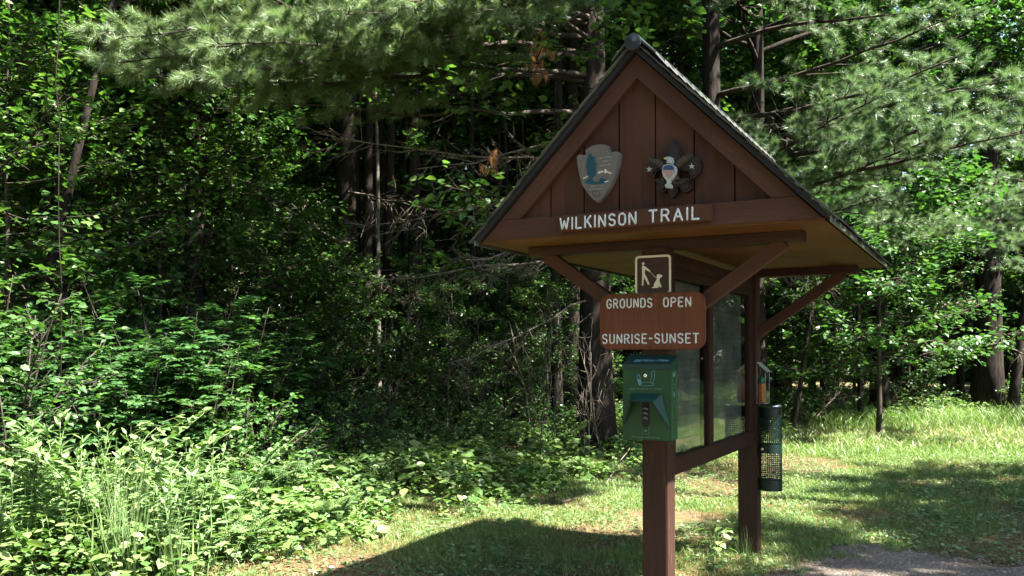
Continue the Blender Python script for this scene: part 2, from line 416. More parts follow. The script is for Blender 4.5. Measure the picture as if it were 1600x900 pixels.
# roof: two decks, shingle courses, ridge cap, drip edges
rng = np.random.default_rng(5)
for s in (-1, 1):
    dk = MB()
    prof = [(0, 3.172), (0, 3.208), (s * .988, 2.220), (s * .952, 2.220)]
    V = [(x, YA, z) for x, z in prof] + [(x, YB, z) for x, z in prof]
    dk.add(V, [(0, 1, 2), (0, 2, 3), (4, 6, 5), (4, 7, 6), (0, 4, 5), (0, 5, 1), (1, 5, 6), (1, 6, 2), (2, 6, 7), (2, 7, 3), (3, 7, 4), (3, 4, 0)])
    dk.build('roof_deck', ROOFE, K)
    sh = MB(); d = np.array([s * .7071, 0, -.7071]); nrm = np.array([s * .7071, 0, .7071]); yv = np.array([0, 1, 0])
    L = 1.418; nC = 13; ex = L / nC
    for c in range(nC):
        y = YA - .012 - rng.uniform(0, .1)
        while y < YB + .012:
            w = rng.uniform(.15, .32); a, b = max(y, YA - .012 - rng.uniform(0, .008)), min(y + w - .006, YB + .012)
            y += w
            if b - a < .03: continue
            r0 = (c - .35) * ex if c else -.002; r1 = (c + 1) * ex + rng.uniform(-.008, .014)
            th = .005 + rng.uniform(0, .003); li = rng.uniform(.006, .011)
            o0 = np.array([0, 0, 3.211])
            q = lambda rr, yy, hh: o0 + d * rr + yv * yy + nrm * hh
            j = rng.uniform(-.006, .006)
            V = [q(r0, a, .002), q(r1 + j, a, li), q(r1 - j, b, li + rng.uniform(-.004, .004)), q(r0, b, .002),
                 q(r0, a, .002 + th), q(r1 + j, a, li + th), q(r1 - j, b, li + th), q(r0, b, .002 + th)]
            sh.add(V, [(0, 1, 2), (0, 2, 3), (4, 6, 5), (4, 7, 6), (0, 5, 1), (0, 4, 5), (1, 5, 6), (1, 6, 2), (2, 6, 7), (2, 7, 3), (3, 7, 4), (3, 4, 0)])
    sh.build('shingles', SHINGLE, K)
    bar('drip_edge', (s * .988, YA, 2.206), (s * .988, YB, 2.206), .012, .030, DRIP, K, side=(0, 0, 1), bev=.002)
rc = MB(); y = YA - .02
while y < YB:
    w = .16; l0 = .012; l1 = .026
    for s in (-1, 1):
        a = np.array([0, y, 3.232 + l1 - .006]); b = np.array([0, y + w + .05, 3.232 + l0 - .008])
        e = np.array([s * .125, y + rng.uniform(-.01, .01), 3.106 + l1]); f = np.array([s * .125, y + w + .05, 3.106 + l0])
        th = np.array([0, 0, .012])
        rc.add([a, e, f, b, a + th, e + th, f + th, b + th], [(0, 1, 2), (0, 2, 3), (4, 6, 5), (4, 7, 6), (0, 5, 1), (0, 4, 5), (1, 5, 6), (1, 6, 2), (2, 6, 7), (2, 7, 3), (3, 7, 4), (3, 4, 0)])
    y += w
rc.build('ridge_cap', SHINGLE, K)
rr_ = MB(); rr_.tube([(0, YA - .028, 3.212), (0, YB, 3.212)], .045, 14, ck=.15); rr_.build('ridge_roll', plain('dark_ridge_metal', (.020, .026, .030), .5, .3, var=.4), K, smooth=False)

# ------------------------------------------------------------------ routed lettering
def arc(cx, cy_, rx, ry, a0, a1, n=9):
    return [(cx + rx * math.cos(R(a0 + (a1 - a0) * k / n)), cy_ + ry * math.sin(R(a0 + (a1 - a0) * k / n))) for k in range(n + 1)]
GL = {
 'W': (.62, [[(0, 1), (.15, 0), (.31, .78), (.47, 0), (.62, 1)]]),
 'I': (.0, [[(0, 0), (0, 1)]]),
 'L': (.38, [[(0, 1), (0, 0), (.38, 0)]]),
 'K': (.44, [[(0, 0), (0, 1)], [(.42, 1), (.02, .42)], [(.15, .6), (.44, 0)]]),
 'N': (.46, [[(0, 0), (0, 1), (.46, 0), (.46, 1)]]),
 'S': (.42, [arc(.21, .75, .21, .25, 20, 250) + arc(.21, .25, .21, .26, 70, -160)]),
 'O': (.44, [arc(.22, .72, .22, .28, 0, 180) + arc(.22, .28, .22, .28, 180, 360) + [(.44, .72)]]),
 'T': (.46, [[(0, 1), (.46, 1)], [(.23, 1), (.23, 0)]]),
 'R': (.44, [[(0, 0), (0, 1), (.2, 1)] + arc(.2, .75, .22, .25, 90, -90) + [(0, .5)], [(.22, .5), (.44, 0)]]),
 'A': (.50, [[(0, 0), (.25, 1), (.50, 0)], [(.09, .34), (.41, .34)]]),
 'G': (.44, [arc(.22, .72, .22, .28, 10, 180) + arc(.22, .28, .22, .28, 180, 360) + [(.44, .46), (.24, .46)]]),
 'U': (.44, [[(0, 1), (0, .28)] + arc(.22, .28, .22, .28, 180, 360) + [(.44, 1)]]),
 'D': (.44, [[(0, 0), (0, 1), (.16, 1)] + arc(.16, .72, .28, .28, 90, 0) + arc(.16, .28, .28, .28, 0, -90) + [(0, 0)]]),
 'P': (.42, [[(0, 0), (0, 1), (.2, 1)] + arc(.2, .74, .22, .26, 90, -90) + [(0, .48)]]),
 'E': (.40, [[(.40, 1), (0, 1), (0, 0), (.40, 0)], [(0, .52), (.32, .52)]]),
 '-': (.24, [[(0, .5), (.24, .5)]]),
}
def routed(name, text, x0, x1, z0, h, y, parent, r=.0055, rngs=3, space=.9):
    """single-stroke letters between x0 and x1, z0..z0+h, standing proud of the plane y"""
    g = np.random.default_rng(rngs); gap = .30; w = 0; lay = []
    for ch in text:
        if ch == ' ': w += space - gap; continue
        lay.append((ch, w)); w += GL[ch][0] + gap
    w -= gap; sc = (x1 - x0) / w
    mb = MB()
    for ch, ox in lay:
        dz = g.uniform(-.02, .02) * h
        for st in GL[ch][1]:
            P = [(x0 + (ox + px) * sc, y, z0 + pz * h + dz) for px, pz in st]
            Q = [P[0]]
            for a, b in zip(P[:-1], P[1:]):                       # extra points so the corners stay crisp
                a, b = np.array(a), np.array(b); l = np.linalg.norm(b - a)
                for t in ((.15, .85) if l > .02 else ()): Q.append(tuple(a + (b - a) * t))
                Q.append(tuple(b))
            Q = np.array(Q); e0 = Q[0] - (Q[1] - Q[0]) / np.linalg.norm(Q[1] - Q[0]) * r * .6; e1 = Q[-1] + (Q[-1] - Q[-2]) / np.linalg.norm(Q[-1] - Q[-2]) * r * .6
            Q = np.concatenate([[e0], Q, [e1]]); rad = np.full(len(Q), r); rad[0] = rad[-1] = r * .55
            rad *= g.uniform(.94, 1.06, len(Q))
            mb.tube(Q, rad, 8, flat=(0, 1, 0))
    me = mb.mesh(name, True)
    co_ = np.empty(len(me.vertices) * 3, np.float32); me.vertices.foreach_get('co', co_); co_ = co_.reshape(-1, 3)
    co_[:, 1] = y + (co_[:, 1] - y) * .35; me.vertices.foreach_set('co', co_.ravel())
    return link(name, me, WHITE, parent)
def words(name, text, x, z, size, y, mat_, parent, align='CENTER', shear=0.0, M=None, bold=0.0, sx=1.0):
    cu = bpy.data.curves.new(name, 'FONT'); cu.body = text; cu.size = size; cu.align_x = align; cu.shear = shear
    cu.extrude = .0006; cu.resolution_u = 3; cu.offset = bold
    o = bpy.data.objects.new(name, cu); C.objects.link(o)
    bpy.context.view_layer.update()
    me = bpy.data.meshes.new_from_object(o.evaluated_get(bpy.context.evaluated_depsgraph_get()))
    bpy.data.objects.remove(o); bpy.data.curves.remove(cu)
    me.transform(Matrix.Diagonal((sx, 1, 1, 1))); me.transform(Matrix.Rotation(R(90), 4, 'X'))
    if M is None: M = Matrix.Translation((x, y, z))
    return link(name, me, mat_, parent, M)
def kthing(name, label, cat, local, group=None):
    p = KO + KU * local[0] + KV * local[1] + np.array([0, 0, local[2]])
    return thing(name, label, cat, p, -KROT, group)

# name board
t = kthing('trail_name_board', 'long brown board lettered WILKINSON TRAIL across the gable foot', 'sign', (0, -.385, 2.28))
o = poly_prism('board', [(-.440, -.046), (.412, -.046), (.412, .044), (.1, .046), (-.440, .044)], .036, NAMEW, t, bevel=.004)
routed('lettering', 'WILKINSON', -.430, .010, -.033, .060, -.001, t, .0054)
routed('lettering', 'TRAIL', .085, .350, -.031, .060, -.001, t, .0054, 5)

# hours sign: bowed board, routed letters
t = kthing('hours_sign', 'rounded rust brown board reading GROUNDS OPEN SUNRISE-SUNSET', 'sign', (-.010, -.105, 1.742))
o = poly_prism('board', rounded(.612, .318, .060), .030, SIGNW, t, bevel=.006)
routed('lettering', 'GROUNDS', -.258, .008, .078, .048, -.001, t, .0044, 6)
routed('lettering', 'OPEN', .078, .230, .078, .048, -.001, t, .0044, 7)
routed('lettering', 'SUNRISE-SUNSET', -.285, .272, -.122, .050, -.001, t, .0044, 8)
SCREW = plain('dark_screw', (.05, .04, .035), .4, .8)
for zz in (.145, -.14):
    q = MB(); q.tube([(0.0, .002, zz), (0.0, -.004, zz)], .005, 10); q.build('screw', SCREW, t)

# dog sign
DSB = plain('dark_brown_sign_face', (.030, .014, .011), .45, var=.15)
DSW = plain('cream_sign_paint', (.48, .46, .38), .5, var=.05)
t = kthing('dog_leash_sign', 'small square brown sign with white border and leashed dog symbol', 'sign', (.0, -.086, 2.0))
poly_prism('plate', rounded(.212, .222, .022), .010, DSB, t, bevel=.001)
bm = bmesh.new()
ou = [bm.verts.new((x, -.0025, z)) for x, z in rounded(.210, .220, .021)]; inn = [bm.verts.new((x, -.0025, z)) for x, z in rounded(.186, .196, .013)]
for i in range(len(ou)):
    j = (i + 1) % len(ou); bm.faces.new((ou[i], ou[j], inn[j], inn[i]))
me = bpy.data.meshes.new('border'); bm.to_mesh(me); bm.free(); link('border', me, DSW, t)
def sp(px, py):      # symbol traced in the enlarged picture: x 640..770, y 240..390 -> board
    return ((px - 712) / 212 * .212, -(py - 314) / 222 * .222)
sy = MB()
def flatpoly(mb, pts, y):
    bm = bmesh.new(); f = bm.faces.new([bm.verts.new((x, y, z)) for x, z in pts]); f.normal_update()
    if f.normal.y > 0: f.normal_flip()
    bmesh.ops.triangulate(bm, faces=bm.faces); bm.verts.ensure_lookup_table()
    mb.add([v.co[:] for v in bm.verts], [[v.index for v in f.verts] for f in bm.faces]); bm.free()
def fan(mb, pts, y): flatpoly(mb, pts, y)
fan(sy, [sp(655 + 8 * math.cos(R(a)), 248 + 8 * math.sin(R(a))) for a in range(0, 360, 24)], -.0028)
fan(sy, [sp(*p) for p in ((647, 261), (655, 258), (664, 262), (695, 288), (693, 297), (666, 281), (664, 305), (676, 325), (692, 364), (684, 370), (668, 340), (660, 326), (657, 345), (656, 371), (647, 371), (648, 340), (649, 310))], -.0029)
fan(sy, [sp(*p) for p in ((733, 318), (742, 311), (752, 312), (768, 319), (764, 328), (752, 334), (749, 348), (756, 366), (762, 382), (754, 386), (747, 374), (742, 387), (702, 387), (716, 380), (720, 362), (730, 346), (735, 336))], -.0029)
sy.tube([(sp(694, 293)[0], -.0030, sp(694, 293)[1]), (sp(712, 312)[0], -.0030, sp(712, 312)[1]), (sp(726, 328)[0], -.0030, sp(726, 328)[1]), (sp(738, 333)[0], -.0030, sp(738, 333)[1])], .0012, 5)
sy.build('dog_symbol', DSW, t)
for zz in (.092, -.082):
    q = MB(); q.tube([(0, .0, zz), (0, -.004, zz)], .0035, 10); q.build('screw', SCREW, t)

# arrowhead plaque
EMY = -.345
def ez(px, py, zoom=7.5, ox=880, oy=210):
    u_, z_ = uz(ox + px / zoom, oy + py / zoom, EMY); return (u_ + .225, z_ - 2.55)
t = kthing('arrowhead_plaque', 'grey stone arrowhead plaque with teal pine tree on the gable', 'plaque', (-.225, EMY, 2.55))
STONE = plain('grey_plaque_paint', (.100, .092, .085), .6, var=.14, scale=45)
TEAL = plain('teal_paint', (.010, .048, .068), .5); CREAM = plain('cream_paint', (.42, .40, .33), .5); BLK = plain('black_paint', (.02, .02, .02), .5)
PALE = plain('pale_grey_paint', (.24, .24, .235), .5)
out = [(430, 112), (490, 118), (522, 132), (548, 150), (532, 172), (538, 196), (568, 206), (600, 196), (642, 202), (660, 225), (652, 290), (638, 380), (602, 500), (545, 620), (472, 730), (405, 803), (352, 770), (290, 700), (214, 590), (190, 500), (170, 400), (156, 300), (156, 258), (182, 234), (216, 236), (245, 242), (264, 224), (252, 192), (275, 166), (340, 128)]
poly_prism('stone_body', [ez(*p) for p in out], .042, STONE, t, bevel=.004)
mb = MB()
flatpoly(mb, [ez(*p) for p in ((318, 212), (332, 235), (345, 262), (362, 255), (368, 268), (382, 280), (370, 296), (388, 312), (376, 328), (402, 350), (384, 370), (392, 398), (380, 420), (400, 448), (376, 466), (388, 492), (352, 500), (345, 530), (370, 552), (410, 556), (430, 528), (452, 505), (472, 516), (500, 526), (540, 540), (530, 566), (470, 576), (380, 584), (300, 580), (252, 568), (268, 540), (290, 528), (312, 500), (300, 472), (272, 462), (290, 440), (268, 418), (278, 392), (262, 378), (276, 350), (266, 330), (282, 310), (276, 290), (296, 268), (288, 250), (302, 236))], -.0015)
mb.build('pine_emblem', TEAL, t)
for sm in (((404, 455), (418, 434), (440, 430), (462, 424), (478, 436), (470, 446), (440, 450), (425, 462)), ((482, 440), (486, 410), (500, 402), (515, 428), (560, 448), (584, 462), (545, 462), (510, 446), (490, 462)), ((232, 512), (286, 488), (290, 498), (240, 524)), ((480, 552), (530, 540), (538, 552), (490, 566))):
    mb = MB(); flatpoly(mb, [ez(*p) for p in sm], -.0019); mb.build('snow_mark', CREAM, t)
mb = MB(); bis = [ez(*p) for p in ((342, 690), (350, 668), (375, 660), (405, 664), (428, 680), (430, 706), (422, 730), (412, 730), (408, 712), (385, 714), (380, 734), (362, 732), (366, 712), (350, 706), (342, 690))]
for a, b in zip(bis[:-1], bis[1:]): mb.tube([(a[0], -.001, a[1]), (b[0], -.001, b[1])], .0012, 5)
mb.build('bison_outline', BLK, t)
for txt, px, py, s in (('NATIONAL', 492, 284, .0155), ('PARK', 498, 330, .0165), ('SERVICE', 488, 372, .0165)):
    x, z = ez(px, py); words('lettering', txt, x, z, s, -.0016, PALE, t, M=Matrix.Translation((x, -.0016, z)) @ Matrix.Rotation(R(-2), 4, 'Y'))
for txt, px, py in (('Department', 395, 612), ('of the Interior', 388, 648)):
    x, z = ez(px, py); words('lettering', txt, x, z, .0145, -.0016, PALE, t)

# fleur-de-lis plaque
def sz(px, py): 
    u_, z_ = uz(1000 + px / 9.0, 210 + py / 9.0, EMY - .02); return (u_ - .19, z_ - 2.54)
t = kthing('fleur_de_lis_plaque', 'dark fleur-de-lis plaque with spread eagle and striped shield', 'plaque', (.19, EMY, 2.54))
DKM = plain('dark_bronze_paint', (.018, .013, .012), .42, var=.45, scale=25); GOLD = plain('dull_gold_paint', (.040, .034, .024), .5, var=.5, scale=90)
LBLUE = plain('pale_blue_white_paint', (.26, .29, .28), .5, var=.2, scale=60); NAVY = plain('navy_paint', (.02, .04, .10), .5); REDP = plain('faded_red_paint', (.30, .10, .085), .5)
def circ(cx, cy_, rx, ry, n=18): return [(cx + rx * math.cos(2 * math.pi * k / n), cy_ + ry * math.sin(2 * math.pi * k / n)) for k in range(n)]
def sprism(name, pts, y, dep, m, bev=.004, parent=t):
    return poly_prism(name, [sz(*p) for p in pts], dep, m, parent, Matrix.Translation((0, y, 0)), bevel=bev)
sprism('centre_petal', [(445, 38), (500, 110), (560, 210), (615, 330), (560, 470), (500, 640), (520, 780), (480, 850), (440, 885), (400, 840), (378, 780), (390, 640), (340, 480), (310, 340), (370, 190)], -.018, .058, DKM, .012)
sprism('side_petal', [(85, 430), (110, 370), (160, 335), (220, 350), (300, 400), (340, 470), (250, 490), (205, 520), (190, 600), (140, 560), (95, 510)], -.010, .050, DKM, .010)
sprism('side_petal', [(845, 430), (830, 350), (790, 300), (730, 290), (620, 380), (540, 480), (600, 500), (660, 510), (690, 560), (690, 620), (760, 590), (820, 520)], -.010, .050, DKM, .010)
sprism('scroll', circ(285, 735, 78, 76), -.012, .052, DKM, .012)
sprism('scroll', circ(622, 720, 84, 82), -.012, .052, DKM, .012)
sprism('band', [(205, 640), (260, 620), (420, 700), (600, 610), (690, 610), (660, 680), (440, 760), (240, 700)], -.020, .046, DKM, .006)
for w in ([(135, 335), (180, 350), (260, 350), (330, 390), (372, 430), (345, 470), (290, 470), (220, 430), (165, 390)],
          [(735, 290), (690, 280), (620, 310), (560, 360), (505, 420), (530, 470), (580, 450), (660, 390), (715, 335)]):
    o = sprism('eagle_wing', w, -.034, .03, GOLD, .004)
    o2 = MB(); cxs = np.mean(w, axis=0)
    for k in range(5):
        a = np.array(w[0]) * (1 - k / 6) + np.array(w[2]) * (k / 6); b = np.array(w[8]) * (1 - k / 6) + np.array(w[5]) * (k / 6)
        p, q = sz(*(a * .9 + b * .1)), sz(*(a * .2 + b * .8)); o2.tube([(p[0], -.035, p[1]), (q[0], -.035, q[1])], .0012, 5)
    o2.build('feather_lines', LBLUE if k % 2 else GOLD, o).matrix_basis = Matrix.Translation((0, .034, 0))
sprism('eagle_head', [(350, 345), (392, 325), (440, 322), (475, 340), (482, 390), (476, 425), (400, 430), (385, 400), (392, 372), (372, 362)], -.044, .03, LBLUE, .005)
sprism('beak', [(350, 345), (385, 335), (392, 362), (372, 366)], -.048, .02, plain('yellow_beak_paint', (.35, .30, .06), .5), .001)
for w in ([(330, 570), (345, 640), (370, 690), (300, 705), (335, 670), (300, 640)], [(525, 570), (555, 630), (480, 660), (555, 695), (470, 700), (455, 650)]): sprism('eagle_claw', w, -.030, .03, GOLD, .002)
shl = [(335, 490), (350, 455), (390, 435), (430, 430), (475, 436), (512, 455), (528, 492), (524, 560), (495, 620), (455, 665), (445, 700), (470, 730), (460, 765), (385, 765), (372, 725), (400, 700), (395, 665), (355, 610), (334, 550)]
sprism('shield', shl, -.052, .03, LBLUE, .003)
sprism('shield_top', [(350, 500), (365, 465), (400, 450), (430, 447), (465, 450), (500, 465), (512, 500), (505, 515), (355, 515)], -.0545, .004, NAVY, .0005)
mb = MB()
for k in range(6):
    x = 362 + k * 27; d_ = [560, 605, 632, 632, 605, 560][k]
    flatpoly(mb, [sz(x, 522), sz(x + 12, 522), sz(x + 12, d_), sz(x, d_)], -.0535)
mb.build('shield_stripes', REDP, t)
for cx, cy_ in ((125, 487), (722, 447)):
    st = [(cx + (44 if k % 2 == 0 else 18) * math.sin(math.pi * k / 5), cy_ - (44 if k % 2 == 0 else 18) * math.cos(math.pi * k / 5)) for k in range(10)]
    sprism('star', st, -.018, .012, LBLUE, .001)

# bag dispenser
def dp(px, py):     # enlarged picture (zoom 5.627, origin 960,540) on the dispenser front
    u_, z_ = uz(960 + px / 5.627, 540 + py / 5.627, -.20); return u_, z_ - 1.09
t = kthing('bag_dispenser', 'green metal pet bag dispenser with hood on the front post', 'dispenser', (0, -.0755, 1.09))
GRN = plain('green_powder_coat', (.008, .038, .0135), .42, var=.12, scale=8); GRNL = plain('teal_green_powder_coat', (.006, .028, .022), .4, var=.1); DKG = plain('dark_bag_opening', (.010, .010, .014), .7)
PRT = plain('faded_pale_print', (.07, .14, .10), .6, var=.4, scale=120); PRB = plain('faded_blue_print', (.08, .17, .21), .6, var=.3, scale=120)
YF = -.1245
o = link('body', bev_box_mesh('body', .276, .120, 0, .388, .003), GRN, t); o.location = (0, -.0645, 0)
lid = MB()
prof = [(YF - .004, .386), (YF - .004, .412), (-.006, .462), (-.003, .462), (-.003, .386)]
V = [(-.1405, y, z) for y, z in prof] + [(.1405, y, z) for y, z in prof]; n5 = 5
T = [(0, 2, 1), (0, 3, 2), (0, 4, 3), (5, 6, 7), (5, 7, 8), (5, 8, 9)]
for k in range(5): a, b = k, (k + 1) % 5; T += [(a, b, b + 5), (a, b + 5, a + 5)]
lid.add(V, T); lid.build('lid', GRNL, t)
sl = math.atan2(.050, YF * -1 - .002)
Ms = Matrix.Translation((.010, -.085, .4315)) @ Matrix.Rotation(-(R(90) - sl), 4, 'X')
words('lettering', 'Mutt Mitt', 0, 0, .040, 0, PRB, t, shear=.35, M=Ms @ Matrix.Translation((.02, -.0009, -.010)), bold=.0006)
pw = MB()
for k in range(9):
    x = -.086 + (k % 3) * .012; z = -.012 + (k // 3) * .011
    flatpoly(pw, [(x + .007 * math.cos(a), z + .006 * math.sin(a)) for a in np.linspace(0, 6.28, 9)[:-1]], -.0012)
o = pw.build('mitt_print', PRB, t); o.matrix_basis = Ms
# hood: top plate and two side wings around the bag opening
hd = MB()
A = dp(160, 400); B = dp(405, 408); Cc = dp(135, 480); D = dp(318, 478); E_ = dp(78, 700); G = dp(488, 735); I2 = dp(232, 488)
yo = YF - .085
h = lambda p, y: (p[0], y, p[1])
tl, tr_ = (A[0], YF - .002, A[1]), (B[0], YF - .002, B[1]); fl, fr_ = (-.112, yo, .205), (.060, yo, .205)
TL, TR = (-.085, YF - .002, .252), (.085, YF - .002, .252); FL, FR = (-.060, YF - .072, .212), (.060, YF - .072, .212); BL, BR = (-.133, YF - .002, .070), (.133, YF - .002, .070)
def plate(mb, pts, n):
    n = np.array(n) * .0025; P = [np.array(p) for p in pts]; k = len(P)
    V = [p for p in P] + [p + n for p in P]; T = []
    for i in range(1, k - 1): T += [(0, i, i + 1), (k, k + i + 1, k + i)]
    for i in range(k): j = (i + 1) % k; T += [(i, i + k, j + k), (i, j + k, j)]
    mb.add(V, T)
plate(hd, [TL, FL, FR, TR], (0, -.4, .9)); plate(hd, [TL, BL, FL], (-.8, -.5, 0)); plate(hd, [TR, FR, BR], (.8, -.5, 0))
hd.build('hood', GRNL, t)
op = MB(); flatpoly(op, [(x - .004, z + .150) for x, z in rounded(.042, .165, .0205)], YF - .0022); op.build('bag_opening', DKG, t)
bgm = MB()
for k, (zz, r_) in enumerate(((.17, .013), (.145, .015), (.118, .014))): bgm.tube([(-.018, YF - .004, zz), (-.004, YF - .009, zz + .006), (.010, YF - .004, zz - .004)], [r_ * .4, r_ * .6, r_ * .35], 8)
bgm.build('bag_end', plain('grey_bag_film', (.07, .075, .10), .35, var=.5, scale=60), t, smooth=True)
lk = MB(); lk.tube([(-.0035, YF, .352), (-.0035, YF - .008, .352)], .0095, 16, ck=.1); lk.build('lock', plain('chrome_lock', (.75, .75, .72), .25, .9), t)
kh = MB(); kh.tube([(-.0035, YF - .012, .352), (-.0035, YF - .0135, .352)], .0032, 8); kh.build('keyhole', BLK, t)
words('lettering', 'PICK UP AFTER YOUR PET', -.002, .272, .0165, YF - .0012, PRT, t)
words('lettering', 'Degradable PICK UP Mitt', -.004, .010, .0155, YF - .0012, PRT, t)
dg = MB()
for pts_ in (((200, 260), (215, 250), (228, 285), (240, 330), (222, 350), (205, 310)), ((325, 225), (352, 220), (356, 280), (335, 335), (318, 320), (330, 270)), ((232, 335), (262, 320), (310, 325), (350, 335), (340, 352), (240, 354))):
    P = [dp(*p) for p in pts_]; P = [(x, YF - .0012, z) for x, z in P]
    for a, b in zip(P, P[1:] + P[:1]): dg.tube([a, b], .0014, 5)
flatpoly(dg, [dp(*p) for p in ((205, 290), (226, 295), (238, 335), (215, 350))], YF - .0014)
dg.build('hand_print', PRB, t)
sq = MB(); P = [dp(246, 700), dp(305, 700), dp(305, 780), dp(246, 780)]
for a, b in zip(P, P[1:] + P[:1]): sq.tube([(a[0], YF - .001, a[1]), (b[0], YF - .001, b[1])], .0009, 5)
q = dp(275, 750); flatpoly(sq, [(q[0] + .009 * math.cos(a), q[1] + .006 * math.sin(a)) for a in np.linspace(0, 6.28, 10)[:-1]], YF - .0014)
sq.build('instruction_print', PRT, t)
sl_ = MB()
for a, b, c in ((.30, .372, PRT), (.215, .285, PRT), (.12, .20, PRT), (.02, .10, PRT)):
    for (ya, za), (yb, zb) in (((-.1, a), (-.03, a)), ((-.03, a), (-.03, b)), ((-.03, b), (-.1, b)), ((-.1, b), (-.1, a))): sl_.tube([(.1383, ya, za), (.1383, yb, zb)], .0011, 5)
sl_.box((.1382, -.09, .345), (.1392, -.05, .368)); sl_.box((.1382, -.08, .235), (.1392, -.06, .262))
sl_.build('side_print', PRT, t)

# clear brochure box on the rear post
ACR = glass_mat('clear_acrylic', .04, (.95, .96, .96))
t = kthing('brochure_box', 'clear acrylic brochure box on the rear post of the kiosk', 'brochure holder', (PW / 2 + .002, BY - .06, 1.175))
mb = MB(); dx, dy, hb, hf = .064, .135, .300, .235; th = .003
mb.box((0, 0, 0), (dx, dy, th))
for yy in (0, dy): mb.quad((0, yy, th), (dx, yy, th), (dx, yy, hf), (0, yy, hb))
mb.quad((dx, 0, th), (dx, dy, th), (dx, dy, hf - .004), (dx, 0, hf - .004)); mb.build('case', ACR, t)
mb = MB()
for a, b in (((0, 0, 0), (0, 0, hb)), ((dx, 0, 0), (dx, 0, hf)), ((dx, dy, 0), (dx, dy, hf)), ((0, 0, 0), (dx, 0, 0)), ((dx, 0, 0), (dx, dy, 0))): mb.tube([a, b], .0018, 6)
mb.build('case_edges', plain('frosted_acrylic_edge', (.26, .28, .28), .3), t)
mb = MB(); mb.add([(-.004, -.006, hb + .012), (dx + .012, -.006, hf + .004), (dx + .012, dy + .006, hf + .004), (-.004, dy + .006, hb + .012), (-.004, -.006, hb + .018), (dx + .012, -.006, hf + .010), (dx + .012, dy + .006, hf + .010), (-.004, dy + .006, hb + .018)],
    [(0, 1, 2), (0, 2, 3), (4, 6, 5), (4, 7, 6), (0, 5, 1), (0, 4, 5), (1, 5, 6), (1, 6, 2), (2, 6, 7), (2, 7, 3), (3, 7, 4), (3, 4, 0)])
mb.build('lid', plain('scratched_acrylic_lid', (.16, .17, .16), .35, var=.5, scale=80), t)
ORG = plain('orange_brochure_print', (.50, .17, .05), .5, var=.5, scale=25); PGR = plain('green_brochure_print', (.03, .20, .10), .5)
mb = MB(); mb.box((.010, .014, .006), (.034, .120, .150)); tt = mb.build('brochure_stack', ORG, t)
mb = MB()
for q in range(8):
    a = q * math.pi / 4
mb.tube([(.022, .06, .150), (.022, .06, .165), (.022, .06, .190), (.022, .06, .205)], [.010, .024, .024, .010], 10); mb.build('green_cap', PGR, t, smooth=True)

# perforated litter holder on the rear post
DGM = plain('dark_green_enamel', (.004, .013, .011), .4, var=.2)
t = kthing('perforated_basket', 'tall narrow dark green perforated metal basket on the rear post', 'litter basket', (.1625, BY, .510))
rad, H = .084, .625
nA, nZ = 56, 0
bm = bmesh.new()
rows = [(0, .085, 0), (.085, .305, 1), (.305, .365, 0), (.365, .545, 1), (.545, H, 0)]
rows = [(0, .075, 0), (.075, .285, 1), (.285, .350, 0), (.350, .560, 1), (.560, H, 0)]
zl = []
for a, b, perf in rows:
    if not perf: zl.append((a, b, 0))
    else:
        k = 14; st = (b - a) / k
        for i in range(k): zl.append((a + i * st, a + i * st + st * .34, 0)); zl.append((a + i * st + st * .34, a + (i + 1) * st, 1))
cyl = MB()
nH = 34
for a, b, perf in zl:
    for i in range(nH):
        a0 = 2 * math.pi * i / nH; a1 = a0 + 2 * math.pi / nH * (.36 if perf else 1.0)
        P = [(rad * math.cos(q), rad * math.sin(q)) for q in (a0, a1)]; Q = [((rad - .002) * math.cos(q), (rad - .002) * math.sin(q)) for q in (a0, a1)]
        V = [(*P[0], a), (*P[1], a), (*P[1], b), (*P[0], b), (*Q[0], a), (*Q[1], a), (*Q[1], b), (*Q[0], b)]
        T = [(0, 1, 2), (0, 2, 3), (4, 6, 5), (4, 7, 6)]
        if perf: T += [(0, 3, 7), (0, 7, 4), (1, 5, 6), (1, 6, 2)]
        cyl.add(V, T)
cyl.build('perforated_shell', DGM, t)
mb = MB(); mb.tube([(0, 0, -.002), (0, 0, .006)], rad - .003, 28, ck=.02); mb.build('bottom_plate', DGM, t)
mb = MB(); mb.tube([(0, 0, H + .002), (0, 0, H + .012)], rad + .004, 28, ck=.03); mb.build('lid', DGM, t)
mb = MB(); mb.tube([(.03, -.07, H + .020), (.075, -.02, H + .020), (.06, .05, H + .018)], [.006, .014, .006], 8); mb.build('lid_highlight', plain('silver_highlight', (.6, .62, .64), .3, .9), t, smooth=True)  # bright strip modelled as the silver highlight on the lid
a = R(238); mb = MB(); mb.tube([(rad * math.cos(a), rad * math.sin(a), .318), ((rad + .012) * math.cos(a), (rad + .012) * math.sin(a), .318)], .012, 12); mb.build('bolt', plain('steel_bolt', (.5, .5, .48), .35, .8), t)
mb = MB(); mb.box((-.092, -.03, .28), (-.080, .03, .36)); mb.box((-.092, -.03, .05), (-.080, .03, .09)); mb.build('bracket', DGM, t)
